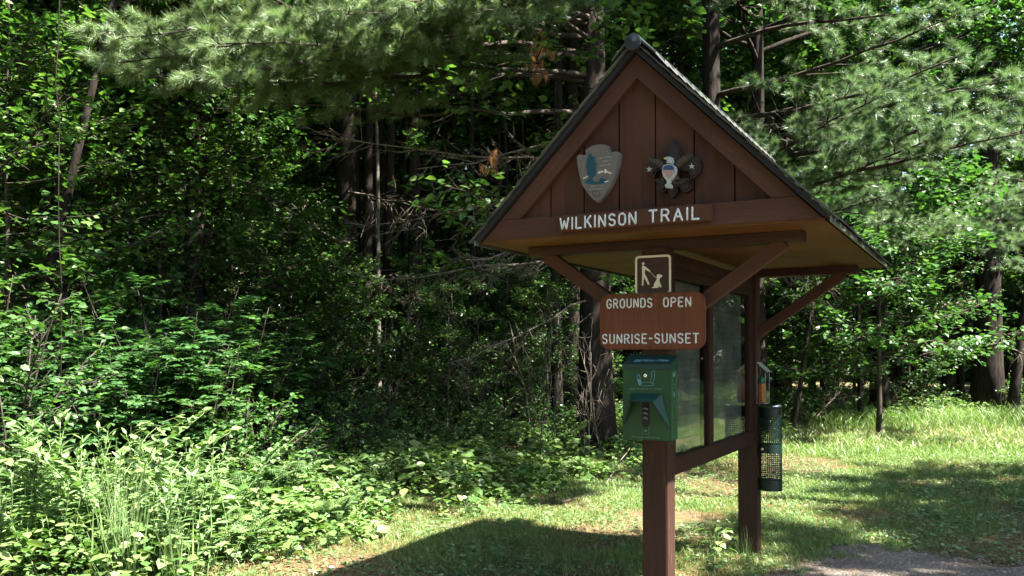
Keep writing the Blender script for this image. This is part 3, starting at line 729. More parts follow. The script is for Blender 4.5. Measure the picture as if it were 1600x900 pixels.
#KIOSK_END
# ------------------------------------------------------------------ foliage builders
def nrm(a): return a / (np.linalg.norm(a, axis=-1, keepdims=True) + 1e-12)
TEMPL = {   # (along, across, up) and triangles, unit length
 'diamond': ([(0, 0, 0), (.45, .37, .06), (1, 0, -.05), (.45, -.37, .06)], [(0, 2, 1), (0, 3, 2)]),
 'oval': ([(0, 0, 0), (.22, .30, .05), (.58, .32, .05), (1, 0, -.08), (.58, -.32, .05), (.22, -.30, .05), (.5, 0, 0)],
          [(0, 6, 1), (1, 6, 2), (2, 6, 3), (3, 6, 4), (4, 6, 5), (5, 6, 0)]),
 'lance': ([(0, 0, 0), (.32, .155, .03), (.7, .11, .0), (1, 0, -.10), (.7, -.11, .0), (.32, -.155, .03), (.5, 0, -.02)],
          [(0, 6, 1), (1, 6, 2), (2, 6, 3), (3, 6, 4), (4, 6, 5), (5, 6, 0)]),
 'heart': ([(0, 0, 0), (-.12, .25, .05), (.18, .45, .08), (.55, .36, .04), (1, 0, -.14), (.55, -.36, .04), (.18, -.45, .08), (-.12, -.25, .05), (.45, 0, -.02)],
          [(0, 8, 1), (1, 8, 2), (2, 8, 3), (3, 8, 4), (4, 8, 5), (5, 8, 6), (6, 8, 7), (7, 8, 0)]),
 'maple': ([(0, 0, 0), (-.05, .36, .02), (.20, .22, .04), (.42, .58, -.02), (.50, .26, .05), (1, 0, -.08), (.50, -.26, .05), (.42, -.58, -.02), (.20, -.22, .04), (-.05, -.36, .02), (.35, 0, 0)],
          [(0, 10, 1), (1, 10, 2), (2, 10, 3), (3, 10, 4), (4, 10, 5), (5, 10, 6), (6, 10, 7), (7, 10, 8), (8, 10, 9), (9, 10, 0)]),
 'blade': ([(0, .012, 0), (0, -.012, 0), (.5, -.012, .02), (.5, .012, .02), (1, 0, -.12)], [(0, 1, 2), (0, 2, 3), (3, 2, 4)]),
 'needle': ([(0, .011, 0), (0, -.011, 0), (1, 0, 0)], [(0, 1, 2)]),
}
def leaves(P, D, N, L, kind='diamond'):
    """P base, D axis, N rough normal, L length -> V, T"""
    P, D, N = (np.asarray(a, float).reshape(-1, 3) for a in (P, D, N)); L = np.broadcast_to(np.asarray(L, float), (len(P),))
    D = nrm(D); S = nrm(np.cross(D, N)); U = np.cross(S, D)
    tv, tt = TEMPL[kind]; tv = np.array(tv); tt = np.array(tt); k = len(tv)
    V = P[:, None] + L[:, None, None] * (tv[None, :, 0, None] * D[:, None] + tv[None, :, 1, None] * S[:, None] + tv[None, :, 2, None] * U[:, None])
    T = tt[None] + (np.arange(len(P)) * k)[:, None, None]
    return V.reshape(-1, 3), T.reshape(-1, 3)
def wob(rng, p0, p1, n, amp, sag=0.0):
    t = np.linspace(0, 1, n)[:, None]; p0 = np.asarray(p0, float); p1 = np.asarray(p1, float)
    P = p0 + (p1 - p0) * t
    j = rng.normal(0, amp, (n, 3)); j[0] = 0; j = np.cumsum(j, 0) * .6; j -= t * j[-1] * .5
    P = P + j; P[:, 2] += sag * 4 * (t[:, 0] * (1 - t[:, 0]))
    return P
def along(P, t):
    t = np.atleast_1d(t) * (len(P) - 1); i = np.clip(t.astype(int), 0, len(P) - 2); f = (t - i)[:, None]
    return P[i] * (1 - f) + P[i + 1] * f, nrm(P[i + 1] - P[i])

def decid(seed, H, tr, lo, CR, n_limb, n_sub, n_leaf, size, kind='diamond', droop=.1, lean=(0, 0), shrub=False, prof=None, up=(.15, .75), flat=.55):
    """a broadleaf tree: returns trunk MB and leaf arrays; leaves hang in flat sprays along the twigs"""
    rng = np.random.default_rng(seed); wood = MB()
    top = np.array([lean[0], lean[1], H])
    tp = wob(rng, (0, 0, -.15), top, 12, .018 * H / 8 + .01)
    if not shrub: wood.tube(tp, np.linspace(tr, tr * .18, 12) * (1 + .5 * np.exp(-np.linspace(0, 1, 12) * 14)), 9)
    LP, LD, LN, LL = [], [], [], []
    for k in range(n_limb):
        t = (k + rng.uniform(.1, .9)) / n_limb; z = lo + (H * .97 - lo) * t
        p, d = along(tp, z / H); p = p[0]
        if shrub: p = np.array([rng.normal(0, .10), rng.normal(0, .10), 0]); 
        az = k * 2.399 + rng.uniform(-.5, .5); f = (prof(t) if prof else math.sin(math.pi * min(1, (.22 + .78 * t))) ** .6 + .12)
        L = CR * f * rng.uniform(.7, 1.15); e = rng.uniform(*up)
        if shrub:
            end = np.array([math.cos(az) * L * .9, math.sin(az) * L * .9, z])
        else: end = p + L * np.array([math.cos(az) * math.cos(e), math.sin(az) * math.cos(e), math.sin(e)])
        bp = wob(rng, p, end, 7, .03 * L, -droop * L * .3 if not shrub else .12 * z)
        r0 = tr * .32 * (1 - .6 * t) if not shrub else tr
        wood.tube(bp, np.linspace(r0, .006, 7), 5)
        for q in range(n_sub):
            u = rng.uniform(.22, 1.0) ** .8; sp_, sd = along(bp, u); sp_, sd = sp_[0], sd[0]
            side = np.cross(sd, (0, 0, 1)); side = side / (np.linalg.norm(side) + 1e-9) * rng.choice([-1, 1])
            dr = nrm(sd * rng.uniform(.2, 1) + side * rng.uniform(.3, 1.1) + np.array([0, 0, rng.uniform(-.35, .35)]))
            tl = L * rng.uniform(.18, .42) * (1.15 - .5 * u) + .12
            ep = sp_ + dr * tl; tw = wob(rng, sp_, ep, 4, .02 * tl, -droop * tl * .4)
            wood.tube(tw, [.008, .006, .004, .002], 3, caps=False)
            n = max(3, int(n_leaf * rng.uniform(.6, 1.4))); tt = rng.uniform(.15, 1.05, n)
            lp, ld = along(tw, np.clip(tt, 0, .999)); 
            lat = nrm(np.cross(ld, (0, 0, 1))) * rng.choice([-1, 1], n)[:, None]
            dirs = nrm(ld * rng.uniform(.1, .9, (n, 1)) + lat * rng.uniform(.3, 1, (n, 1)) + np.stack([rng.normal(0, .15, n), rng.normal(0, .15, n), rng.uniform(-.55, .15, n)], 1))
            LP.append(lp + dirs * size * .25 + rng.normal(0, size * .35, (n, 3))); LD.append(dirs)
            LN.append(np.stack([rng.normal(0, flat, n), rng.normal(0, flat, n), np.ones(n)], 1)); LL.append(size * rng.uniform(.6, 1.3, n))
    return wood, leaves(np.concatenate(LP), np.concatenate(LD), np.concatenate(LN), np.concatenate(LL), kind)

def make_tree(name, label, cat, group, spec, bark, leafm, loc=(0, 0, 0), rz=0.0):
    w, (V, T) = spec
    t = thing(name, label, cat, loc, rz, group)
    w.build('trunk' if name.endswith('tree') else 'stems', bark, t, smooth=True)
    link('crown' if name.endswith('tree') else 'foliage', np_mesh('crown', V, T), leafm, t)
    return t

# white pine
def pine_limb(rng, wood, tuf, p0, p1, r0, bend=.0, dens=1.0, bare=.3, side_len=.30, step=.20, twig=.15):
    L = np.linalg.norm(np.asarray(p1) - np.asarray(p0))
    P = wob(rng, p0, p1, 10, .012 * L, bend * L); wood.tube(P, np.linspace(r0, .007, 10), 6)
    n = int(L / step); sgn = 1
    for k in range(n):
        u = (k + rng.uniform(.2, .8)) / n
        if u < bare * .55: continue
        sgn = -sgn; p, d = along(P, u); p, d = p[0], d[0]
        side = nrm(np.cross(d, (0, 0, 1))) * sgn
        dr = nrm(d * rng.uniform(.6, 1.0) + side * rng.uniform(.5, .95) + np.array([0, 0, rng.uniform(-.22, .36)]))
        sl = (L * side_len * (1.05 - u) + .22) * rng.uniform(.7, 1.2)
        B = wob(rng, p, p + dr * sl, 5, .02, .02 * sl); wood.tube(B, np.linspace(.010, .003, 5), 4, caps=False)
        m = max(2, int(sl / twig))
        s2 = 1
        for q in range(m):
            w_ = (q + rng.uniform(.3, 1)) / m
            if u < bare and w_ < .6: continue
            s2 = -s2; a, b = along(B, min(w_, .999)); a, b = a[0], b[0]
            td = nrm(b * rng.uniform(.7, 1.1) + nrm(np.cross(b, (0, 0, 1))) * s2 * rng.uniform(.3, .9) + np.array([0, 0, rng.uniform(-.15, .5)]))
            tl = rng.uniform(.10, .26) * (1.1 - .4 * w_)
            wood.tube(np.array([a, a + td * tl]), [.003, .0015], 3, caps=False)
            for f in np.arange(.35, 1.01, .22 / max(.5, dens)): tuf.append((a + td * tl * f, td, 1.0 if f > .8 else .8))
        tuf.append((B[-1], nrm(B[-1] - B[-2]), 1.0))
    tuf.append((P[-1], nrm(P[-1] - P[-2]), 1.0))
def needles(rng, tuf, n, L=.095, spread=.62, wide=1.0):
    A = np.array([t[0] for t in tuf]); Dr = np.array([t[1] for t in tuf]); s = np.array([t[2] for t in tuf])
    m = len(A); P = np.repeat(A, n, 0) + rng.normal(0, .012, (m * n, 3)); D = np.repeat(Dr, n, 0)
    D = nrm(D + rng.normal(0, spread, (m * n, 3))); D[:, 2] -= .08
    ln = np.repeat(s, n) * L * rng.uniform(.75, 1.2, m * n)
    V, T = leaves(P, D, rng.normal(0, 1, (m * n, 3)), ln, 'needle')
    if wide != 1:
        V = V.reshape(-1, 3, 3); c = (V[:, 0] + V[:, 1]) / 2; V[:, 0] = c + (V[:, 0] - c) * wide; V[:, 1] = c + (V[:, 1] - c) * wide; V = V.reshape(-1, 3)
    return V, T
def dead_limb(rng, mb, p0, p1, r0, n, sl, droop=.25, twigs=4):
    L = np.linalg.norm(np.asarray(p1) - np.asarray(p0)); P = wob(rng, p0, p1, 8, .02 * L); mb.tube(P, np.linspace(r0, .005, 8), 5)
    for k in range(n):
        u = rng.uniform(.15, 1); p, d = along(P, min(u, .999)); p, d = p[0], d[0]
        dr = nrm(d * .7 + rng.normal(0, .55, 3) + np.array([0, 0, -droop])); l = sl * rng.uniform(.4, 1.2)
        B = wob(rng, p, p + dr * l, 4, .04 * l, -.05 * l); mb.tube(B, [.0055, .0045, .0035, .0018], 3, caps=False)
        for q in range(twigs):
            a, b = along(B, rng.uniform(.2, .99)); e = nrm(b[0] + rng.normal(0, .6, 3) + np.array([0, 0, -droop * 1.2])); l2 = l * rng.uniform(.2, .55)
            mb.tube(wob(rng, a[0], a[0] + e * l2, 3, .03 * l2), [.0035, .0028, .0014], 3, caps=False)
def trunk_tube(mb, rng, base, top, r0, r1, n=14, sides=14, amp=.012):
    P = wob(rng, base, top, n, amp); t = np.linspace(0, 1, n)
    mb.tube(P, (r0 + (r1 - r0) * t) * (1 + .35 * np.exp(-t * 22)), sides); return P

# ------------------------------------------------------------------ the two pines behind the kiosk
def big_pine(seed, label, base, H, r0, limbs, auto, dead=(), stems=(), needle_n=84, orange=None):
    rng = np.random.default_rng(seed); b = np.array(base, float)
    t = thing('pine_tree', label, 'pine tree', b, 0)
    tm = MB(); TP = trunk_tube(tm, rng, (0, 0, -.2), (rng.uniform(-.2, .2), rng.uniform(-.2, .2), H), r0, r0 * .25)
    for (off, top, ra, rb) in stems: trunk_tube(tm, rng, off, top, ra, rb)
    tm.build('trunk', BARK, t, smooth=True)
    wood, tuf = MB(), []
    for (z, tip, bend, kw) in limbs:
        p, _ = along(TP, z / H); pine_limb(rng, wood, tuf, p[0], np.array(tip) - b, kw.pop('r', .045), bend, **kw)
    z0, z1, n, Rr = auto
    for k in range(n):
        z = z0 + (z1 - z0) * (k + rng.uniform(0, .8)) / n; az = k * 2.399 + rng.uniform(-.4, .4)
        L = Rr * (1 - .75 * max(0, (z - z0) / (H - z0))) * rng.uniform(.75, 1.15); p, _ = along(TP, z / H); p = p[0]
        pine_limb(rng, wood, tuf, p, p + np.array([math.cos(az) * L, math.sin(az) * L, rng.uniform(-.10, .18) * L]), .04, .03, bare=.4, step=.3, twig=.22)
    wood.build('branches', BARKG, t, smooth=True)
    V, T = needles(rng, tuf, needle_n, .125, .66, 1.7); link('crown', np_mesh('crown', V, T), NEEDLE, t)
    if len(dead):
        for (q0, q1, rr, n, sl, dr) in dead:
            dm = MB(); dead_limb(rng, dm, np.array(q0) - b, np.array(q1) - b, rr, n, sl, dr); dm.build('dead_branch', TWIG, t, smooth=True)
    if orange is not None:
        tf = [(np.array(o) - b + rng.normal(0, .06, 3) - np.array([0, 0, rng.uniform(0, .28)]), nrm(np.array([rng.normal(0, .2), rng.normal(0, .2), -1.0])), 1.0) for o in orange for _ in range(9)]
        V, T = needles(rng, tf, 26, .12, .35, 1.2); tag(link('dead_needles', np_mesh('dead_needles', V, T), DEADN, t), 'hanging dead orange needles')
    return t
def A3(px, py, Y): return tuple(at(px, py, Y))
Lk = lambda **k: k
big_pine(11, 'big white pine with long feathery boughs directly behind the left half of the kiosk roof', (gx(932, 13.6), 13.6, 0), 17, .27, [
    (6.6, A3(135, 50, 9.4), .03, Lk(r=.05, dens=1.5, bare=.34, side_len=.24, step=.13)), (6.3, A3(190, 95, 9.0), .03, Lk(r=.05, dens=1.5, bare=.38, side_len=.24, step=.13)), (6.8, A3(210, 40, 8.7), .03, Lk(r=.05, dens=1.5, bare=.36, side_len=.24, step=.13)), (6.0, A3(330, 115, 8.9), .02, Lk(r=.045, dens=1.5, bare=.40, side_len=.26, step=.14)),
    (5.9, A3(240, 120, 9.6), .02, Lk(r=.05, dens=1.4, bare=.42, side_len=.22)),
    (6.2, A3(330, 60, 8.6), .02, Lk(r=.05, dens=1.5, bare=.36, side_len=.26, step=.15)),
    (7.2, A3(250, 5, 9.0), .03, Lk(r=.05, dens=1.2, bare=.3, side_len=.22)),
    (5.4, A3(420, 175, 10.2), .01, Lk(r=.045, dens=.9, bare=.62, side_len=.2)),
    (6.9, A3(520, 20, 8.4), .02, Lk(r=.045, dens=1.2, bare=.36)),
    (7.3, A3(640, -5, 8.2), .02, Lk(r=.045, dens=1.2, bare=.36)),
    (6.6, A3(760, 30, 9.2), .02, Lk(r=.04, dens=1., bare=.4)),
    (8.0, A3(180, -90, 8.2), .02, Lk(r=.05)), (8.4, A3(420, -150, 7.6), .02, Lk(r=.05)), (9.0, A3(600, -260, 7.0), .02, Lk(r=.05)),
    (8.6, A3(90, -40, 10.2), .02, Lk(r=.05)), (9.4, A3(320, -200, 9.5), .02, Lk(r=.05)),
  ], (7.2, 16.5, 34, 4.6),
  dead=[(A3(925, 395, 13.4), A3(600, 440, 11.2), .030, 46, .55, .30), (A3(925, 350, 13.4), A3(690, 430, 10.8), .022, 46, .5, .28), (A3(915, 300, 13.4), A3(560, 345, 11.8), .025, 40, .6, .2),
        (A3(915, 250, 13.4), A3(520, 215, 10.5), .025, 36, .6, .15), (A3(915, 470, 13.4), A3(700, 560, 12), .018, 26, .5, .2), (A3(925, 205, 13.4), A3(640, 265, 10.5), .02, 36, .55, .2)],
  orange=[A3(846, 50, 10.5), A3(852, 85, 10.5), A3(838, 70, 10.5), A3(770, 225, 10.6)])
big_pine(12, 'white pine with bright boughs sweeping out to the right of the kiosk roof', (gx(1118, 14.6), 14.6, 0), 18, .20, [
    (6.8, A3(1420, 25, 12.0), .03, Lk(r=.05, bare=.35)),
    (6.0, A3(1500, 20, 11.4), -.03, Lk(r=.05, bare=.5)),
    (5.6, A3(1500, 95, 10.4), -.04, Lk(r=.055, bare=.38, side_len=.26, dens=1.3)),
    (5.0, A3(1590, 150, 9.6), -.05, Lk(r=.055, bare=.34, side_len=.26, dens=1.3)),
    (4.6, A3(1620, 215, 9.2), -.04, Lk(r=.055, bare=.30, side_len=.26, dens=1.3)),
    (4.2, A3(1480, 215, 10.0), -.03, Lk(r=.045, bare=.32, side_len=.28, dens=1.2)),
    (4.6, A3(1380, 150, 10.6), -.02, Lk(r=.04, bare=.36, side_len=.3)),
    (3.9, A3(1400, 290, 10.2), -.03, Lk(r=.04, bare=.30, side_len=.3)),
    (5.2, A3(1650, 110, 10.2), -.03, Lk(r=.05, bare=.36)),
    (8.6, (3.4, 8.4, 8.2), .02, Lk(r=.05, dens=1.4)), (8.8, (4.6, 8.9, 8.2), .02, Lk(r=.05, dens=1.4)), (8.4, (5.7, 9.6, 8.2), .02, Lk(r=.05, dens=1.4)), (9.2, (2.4, 8.6, 8.8), .02, Lk(r=.05, dens=1.4)),  # high limbs added out of view to shade the undergrowth
    (7.4, A3(1250, -30, 10.0), .02, Lk(r=.045)), (7.8, A3(1480, -80, 10.0), .02, Lk(r=.045)), (8.4, A3(1100, -160, 9.0), .02, Lk(r=.045)),
  ], (7.6, 17.5, 30, 4.4),
  dead=[(A3(1118, 395, 14.4), A3(1290, 455, 11.6), .022, 46, .5, .2), (A3(1118, 360, 14.4), A3(1260, 430, 11.2), .02, 40, .5, .22), (A3(1118, 200, 14.4), A3(1300, 190, 11.8), .022, 34, .6, .1)])
big_pine(13, 'dark pine with three close stems standing deep in the shaded wood', (gx(540, 15.2), 15.2, 0), 16, .26, [
    (7.2, A3(300, -40, 11.5), .02, Lk()), (6.4, A3(560, 90, 11.5), .02, Lk(bare=.6)), (6.2, A3(420, 110, 11.8), .02, Lk(bare=.55))],
  (7.5, 15.5, 26, 4.2),
  dead=[(A3(545, 380, 15), A3(410, 300, 12.8), .035, 20, .5, .1), (A3(550, 420, 15), A3(650, 470, 13), .02, 24, .5, .2), (A3(545, 300, 15), A3(680, 330, 13), .02, 28, .5, .2), (A3(545, 520, 15), A3(455, 640, 13.6), .02, 14, .4, .1)],
  stems=[((.34, -.1, -.2), (.55, -.2, 13), .11, .04), ((.60, .1, -.2), (.95, .1, 12), .10, .03)])
big_pine(14, 'thick dark pine trunk at the far right edge of the lawn', (gx(1542, 22.6), 22.6, 0), 19, .36, [
    (4.9, A3(1330, 385, 15.6), -.01, Lk(r=.05, bare=.3, dens=1.2)), (5.3, A3(1390, 350, 15.2), -.01, Lk(r=.05, bare=.3, dens=1.3, side_len=.34)), (5.0, A3(1440, 375, 15.8), 0, Lk(r=.05, bare=.3, dens=1.2)),
    (6.4, A3(1700, 320, 18), .0, Lk(r=.05)), (6.0, A3(1590, 320, 16.5), .0, Lk(r=.05)), (5.4, A3(1610, 420, 18), .0, Lk(r=.05)), (7.4, A3(1640, 230, 16.5), 0, Lk(r=.05))],
  (8, 18, 26, 4.6),
  dead=[(A3(1542, 470, 22.3), A3(1450, 500, 20), .03, 20, .6, .1), (A3(1542, 530, 22.3), A3(1640, 560, 20), .03, 20, .6, .1)])

# ------------------------------------------------------------------ broadleaf trees
rng = np.random.default_rng(21)
VA = decid(1, 14, .16, 2.0, 3.8, 52, 26, 20, .145)
VB = decid(2, 18, .20, 4.0, 4.6, 54, 26, 20, .165)
VC = decid(3, 6.5, .05, .5, 2.1, 34, 15, 12, .105)
VD = decid(4, 10, .09, 1.0, 2.8, 44, 22, 18, .125)
protoA = make_tree('broadleaf_tree', 'tall leafy tree in the wood beyond the clearing', 'tree', 'leafy trees deep in the wood', VA, BARKG, LEAF)
protoB = make_tree('broadleaf_tree', 'very tall broadleaf tree at the back of the wood', 'tree', 'tall broadleaf trees at the back of the wood', VB, BARK, LEAF)
protoC = make_tree('sapling_tree', 'slender green sapling under the taller trees', 'sapling', 'saplings along the wood edge', VC, BARKG, LEAF)
protoD = make_tree('young_tree', 'young broadleaf tree leafy almost to the ground', 'young tree', 'young broadleaf trees in the wood', VD, BARKG, LEAF)
used = set()
def put(proto, x, y, rz, s=1.0, label=None, tilt=(0, 0)):
    loc = (x, y, float(gz(x, y)) - .02)
    if proto.name not in used:
        used.add(proto.name); proto.location = loc; proto.rotation_euler = (tilt[0], tilt[1], rz); proto.scale = (s, s, s); o = proto
    else: o = copy_thing(proto, loc, rz, s, tilt)
    if label: o['label'] = label
    return o
# far ring closing the wood
for k in range(104):
    a = R(-52 + 138 * (k + rng.uniform(0, .9)) / 104); d = (24, 33, 42)[k % 3] + rng.uniform(0, 8)
    x, y = math.sin(a) * d, math.cos(a) * d
    if edge_dist(x, y) < 2.5: d += 9; x, y = math.sin(a) * d, math.cos(a) * d
    put([protoA, protoB, protoB, protoD][k % 4], x, y, rng.uniform(0, 6.28), rng.uniform(.85, 1.25) * (.52 if R(21) < a < R(37) else 1))
gD = np.random.default_rng(17); m_ = 90000; a_ = gD.uniform(R(-64), R(100), m_); d_ = gD.uniform(50, 66, m_); z_ = gD.uniform(0, 1, m_) * np.where((a_ > R(23)) & (a_ < R(36)), 11, 19) * (.75 + .25 * np.sin(a_ * 23))
V, T = leaves(np.stack([np.sin(a_) * d_, np.cos(a_) * d_, z_], 1), gD.normal(0, 1, (m_, 3)), np.stack([gD.normal(0, .6, m_), gD.normal(0, .6, m_), np.ones(m_)], 1), gD.uniform(.45, 1.0, m_), 'diamond')
tag(link('distant_wood', np_mesh('distant_wood', V, T), LEAF), 'far leafy wood closing off the view behind the nearer trees', 'wood', None, 'stuff')
# middle distance, placed by hand where the photograph shows leafy masses
for px, Y, pr, s in ((60, 17, protoA, 1.0), (190, 16, protoD, 1.1), (300, 18, protoA, 1.05), (420, 19, protoD, 1.2), (120, 22, protoB, 1), (500, 24, protoA, 1.1), (690, 25, protoA, 1.0), (800, 23, protoB, 1.0),
                     (980, 24, protoD, 1.2), (1060, 21, protoA, .95), (1200, 24, protoA, 1.0), (1290, 22, protoD, 1.1), (1400, 27, protoB, 1.0), (1480, 26, protoA, 1.2), (1600, 27, protoD, 1.0), (1680, 25, protoD, 1.0), (-80, 15, protoA, 1.0), (-60, 20, protoB, 1)):
    put(pr, gx(px, Y), Y, rng.uniform(0, 6.28), s)
for px, Y, s in ((250, 12.5, .95), (90, 12, 1.0), (360, 13.5, .85), (10, 10.5, .9), (1235, 20, .8), (1310, 19.6, .85), (1420, 22.5, .9), (1180, 21, .8), (1620, 24, .9), (450, 15.5, .7), (760, 21, .6), (860, 19, .6), (-60, 9.5, .9), (1360, 24, 1), (690, 18.5, .6), (830, 17.5, .6), (600, 17, .7), (740, 20, .8), (900, 17.5, .7), (640, 22, .9), (480, 17, .8), (1010, 19, .7), (520, 13.2, .5), (640, 15.2, .5), (700, 13.8, .42), (790, 15.6, .5), (855, 14.6, .45), (440, 12.6, .6), (400, 15, .8), (560, 13.8, .45)):
    put(protoC, gx(px, Y), Y, rng.uniform(0, 6.28), s)
VE = decid(5, 17, .17, 7.0, 4.2, 50, 26, 20, .155)  # extra high crowns, added to darken the wood below them
protoE = make_tree('broadleaf_tree', 'tall high crowned tree added among the pines to shade the wood', 'tree', 'high crowned trees added for shade', VE, BARK, LEAF)
for x, y, s in ((-4.6, 12.6, 1.0), (-8.2, 11.2, 1.0), (4.6, 16.5, 1.0), (-2.8, 18, 1.1), (8.6, 20.5, 1.0), (-12, 13, 1.0), (1.2, 17.5, 1.1), (-6.5, 17, 1.1), (14, 24, 1.1)):
    put(protoE, x, y, rng.uniform(0, 6.28), s)
# individual ones the photograph shows clearly
make_tree('young_tree', 'small tree with bright broad leaves hanging just left of the kiosk roof', 'young tree', None,
    decid(31, 6.4, .006, 2.2, 1.5, 26, 11, 7, .105, 'oval', lean=(.3, -.4), up=(-.1, .6)), BARK, LEAF, (gx(842, 10.4), 10.4, 0))
make_tree('young_tree', 'low tree with a bright sunlit fan of leaves right of the kiosk', 'young tree', None,
    decid(32, 5.0, .05, 1.5, 2.5, 20, 20, 16, .12, 'oval', droop=.25, up=(-.12, .25), flat=.4, prof=lambda t: 1.0 - .4 * t), BARKG, LEAF, (gx(1372, 15.8), 15.8, 0), .4)
t = make_tree('leaning_tree', 'dark leaning tree with bare grey limbs at the left edge', 'tree', None,
    decid(33, 9, .085, 5.0, 2.2, 16, 10, 10, .12, lean=(1.9, .3)), BARK, LEAFD, (gx(2, 10.6), 10.6, 0))
# slim trunks standing in the shaded middle
slim = [(597, 15.0, .055, 8, BARKP, 'thin pale trunk catching the sun beside the three stemmed pine'), (628, 17, .06, 9, BARK, None), (652, 16.5, .16, 13, BARK, 'stout dark trunk right of the thin pale one'), (690, 19, .06, 9, BARK, None), (745, 17, .085, 10, BARK, None),
        (765, 18.5, .065, 9, BARK, None), (800, 17.5, .06, 9, BARK, None), (826, 19, .07, 10, BARK, None), (870, 16.2, .12, 12, BARK, 'dark straight trunk left of the kiosk hours sign'), (500, 18.5, .08, 10, BARK, None), (1234, 17.6, .05, 8, BARKG, 'slender stem leaning right beyond the rear kiosk post'),
        (1345, 19, .07, 9, BARK, None), (1578, 21.5, .13, 11, BARK, 'slanting dark trunk at the far right beside the thick pine'), (1270, 21, .09, 10, BARK, None), (1440, 23.5, .12, 12, BARK, None), (1500, 24, .10, 11, BARK, None), (715, 21, .09, 11, BARK, None), (575, 20, .1, 11, BARK, None), (905, 20, .12, 12, BARK, None), (985, 19, .1, 11, BARK, None), (1215, 22, .1, 11, BARK, None)]
for k, (px, Y, r_, H_, bk_, lb) in enumerate(slim):
    g = np.random.default_rng(400 + k); t = thing('slim_tree', lb or 'slim dark trunk among the crowded stems of the shaded wood', 'tree', (gx(px, Y), Y, 0), 0, 'slim trunks in the shaded wood')
    lean = 1.5 if px in (1234, 1578) else g.uniform(-.35, .35)
    m = MB(); TP = trunk_tube(m, g, (0, 0, -.2), (lean, g.uniform(-.3, .3), H_), r_, r_ * .3, 12, 9, .03)
    for q in range(10):
        p, d = along(TP, g.uniform(.12, .6)); a = g.uniform(0, 6.28); l = g.uniform(.3, 1.3)
        m.tube(wob(g, p[0], p[0] + np.array([math.cos(a) * l, math.sin(a) * l, g.uniform(-.25, .3) * l]), 4, .03), [.012, .009, .006, .002], 4, caps=False)
    m.build('trunk', bk_, t, smooth=True)
    cw, (V, T) = decid(500 + k, H_ * .5, .03, .2, 1.3, 12, 8, 9, .12, 'diamond')
    o = link('crown', np_mesh('crown', V + np.array([lean * .8, 0, H_ * .58]), T), LEAF, t)

# trees right of the clearing, out towards the sun: they throw the shade on the lawn and stand in the glass
for x, y, pr, s in ((10.2, 7.9, protoD, .9), (10.4, 3.6, protoA, .88), (12.4, 5.6, protoD, 1.1), (13.5, 3.2, protoA, .95), (20.5, 15, protoA, 1.0), (24, 22, protoB, 1.0), (22, 10, protoB, .9)):
    o = put(pr, x, y, rng.uniform(0, 6.28), s, 'leafy tree on the sunny right side of the clearing, towards the sun'); o['group'] = 'trees right of the clearing'

make_tree('broadleaf_tree', 'slim tall tree with a high round crown, added out of view right of the clearing for shade', 'tree', 'trees right of the clearing',  # unseen tree, added so its crown shades the undergrowth
    decid(41, 13.8, .12, 8.4, 2.1, 30, 18, 15, .15, up=(-.1, .5)), BARK, LEAF, (5.35, 8.2, 0))

# unseen trees behind the photographer, added to cut the sky light on the kiosk
for k in range(20):
    a = R(150 + 165 * (k + rng.uniform(.2, .8)) / 20); d = 11 + (k % 2) * 4 + rng.uniform(0, 3)
    o = put([protoA, protoD, protoB][k % 3], math.sin(a) * d, math.cos(a) * d, rng.uniform(0, 6.28), rng.uniform(.9, 1.15), 'leafy tree added unseen behind the viewer to cut the sky light'); o['group'] = 'added trees on the near side of the trail'

# ------------------------------------------------------------------ shrubs at the left
def compound(seed, H, Rr, n_st, n_fr, size):
    """several stems carrying feather-shaped leaves of paired leaflets"""
    g = np.random.default_rng(seed); w = MB(); P_, D_, N_, L_ = [], [], [], []
    for s in range(n_st):
        a = s * 2.399 + g.uniform(-.4, .4); rr = Rr * math.sqrt(g.uniform(.05, 1)); hh = H * g.uniform(.55, 1.05) * (1.05 - .35 * rr / Rr)
        B = wob(g, (g.normal(0, .12), g.normal(0, .12), -.05), (math.cos(a) * rr, math.sin(a) * rr, hh), 7, .03, .1); w.tube(B, np.linspace(.016, .004, 7), 5)
        for f in range(n_fr):
            u = g.uniform(.25, 1.0) ** .7; p, d = along(B, min(u, .999)); az = g.uniform(0, 6.28)
            dr = nrm(np.array([math.cos(az), math.sin(az), g.uniform(-.1, .55)])); fl = size * g.uniform(2.6, 4.4)
            Fp = wob(g, p[0], p[0] + dr * fl, 5, .008, .05 * fl); w.tube(Fp, [.003, .0026, .0022, .0018, .001], 3, caps=False)
            k = g.integers(4, 7)
            for q in range(k):
                t_ = .3 + .7 * q / (k - 1) if k > 1 else 1; pp, dd = along(Fp, min(t_, .999)); sd = nrm(np.cross(dd, (0, 0, 1)))
                for sg in (-1, 1):
                    P_.append(pp[0]); D_.append(nrm(dd[0] * .55 + sd[0] * sg + np.array([0, 0, g.uniform(-.35, .05)]))); N_.append([g.normal(0, .25), g.normal(0, .25), 1]); L_.append(size * g.uniform(.75, 1.15))
            P_.append(Fp[-1]); D_.append(nrm(Fp[-1] - Fp[-2])); N_.append([0, 0, 1]); L_.append(size)
    return w, leaves(np.array(P_), np.array(D_), np.array(N_), np.array(L_), 'oval')
SV = [compound(61, 3.0, 1.25, 16, 20, .085), compound(62, 2.3, 1.2, 14, 20, .08), decid(63, 2.6, .012, .4, 1.3, 22, 12, 9, .075, 'oval', shrub=True), decid(64, 1.5, .010, .2, 1.0, 18, 10, 9, .075, 'oval', shrub=True)]
SN = ['feathery_shrub', 'feathery_shrub', 'leafy_shrub', 'leafy_shrub']
SP = []
for k in range(4):
    SP.append(make_tree(SN[k], 'dark green shrub', 'shrub', 'shrubs massed along the shaded wood edge at left', SV[k], BARKG, LEAFD if k < 2 else LEAF))
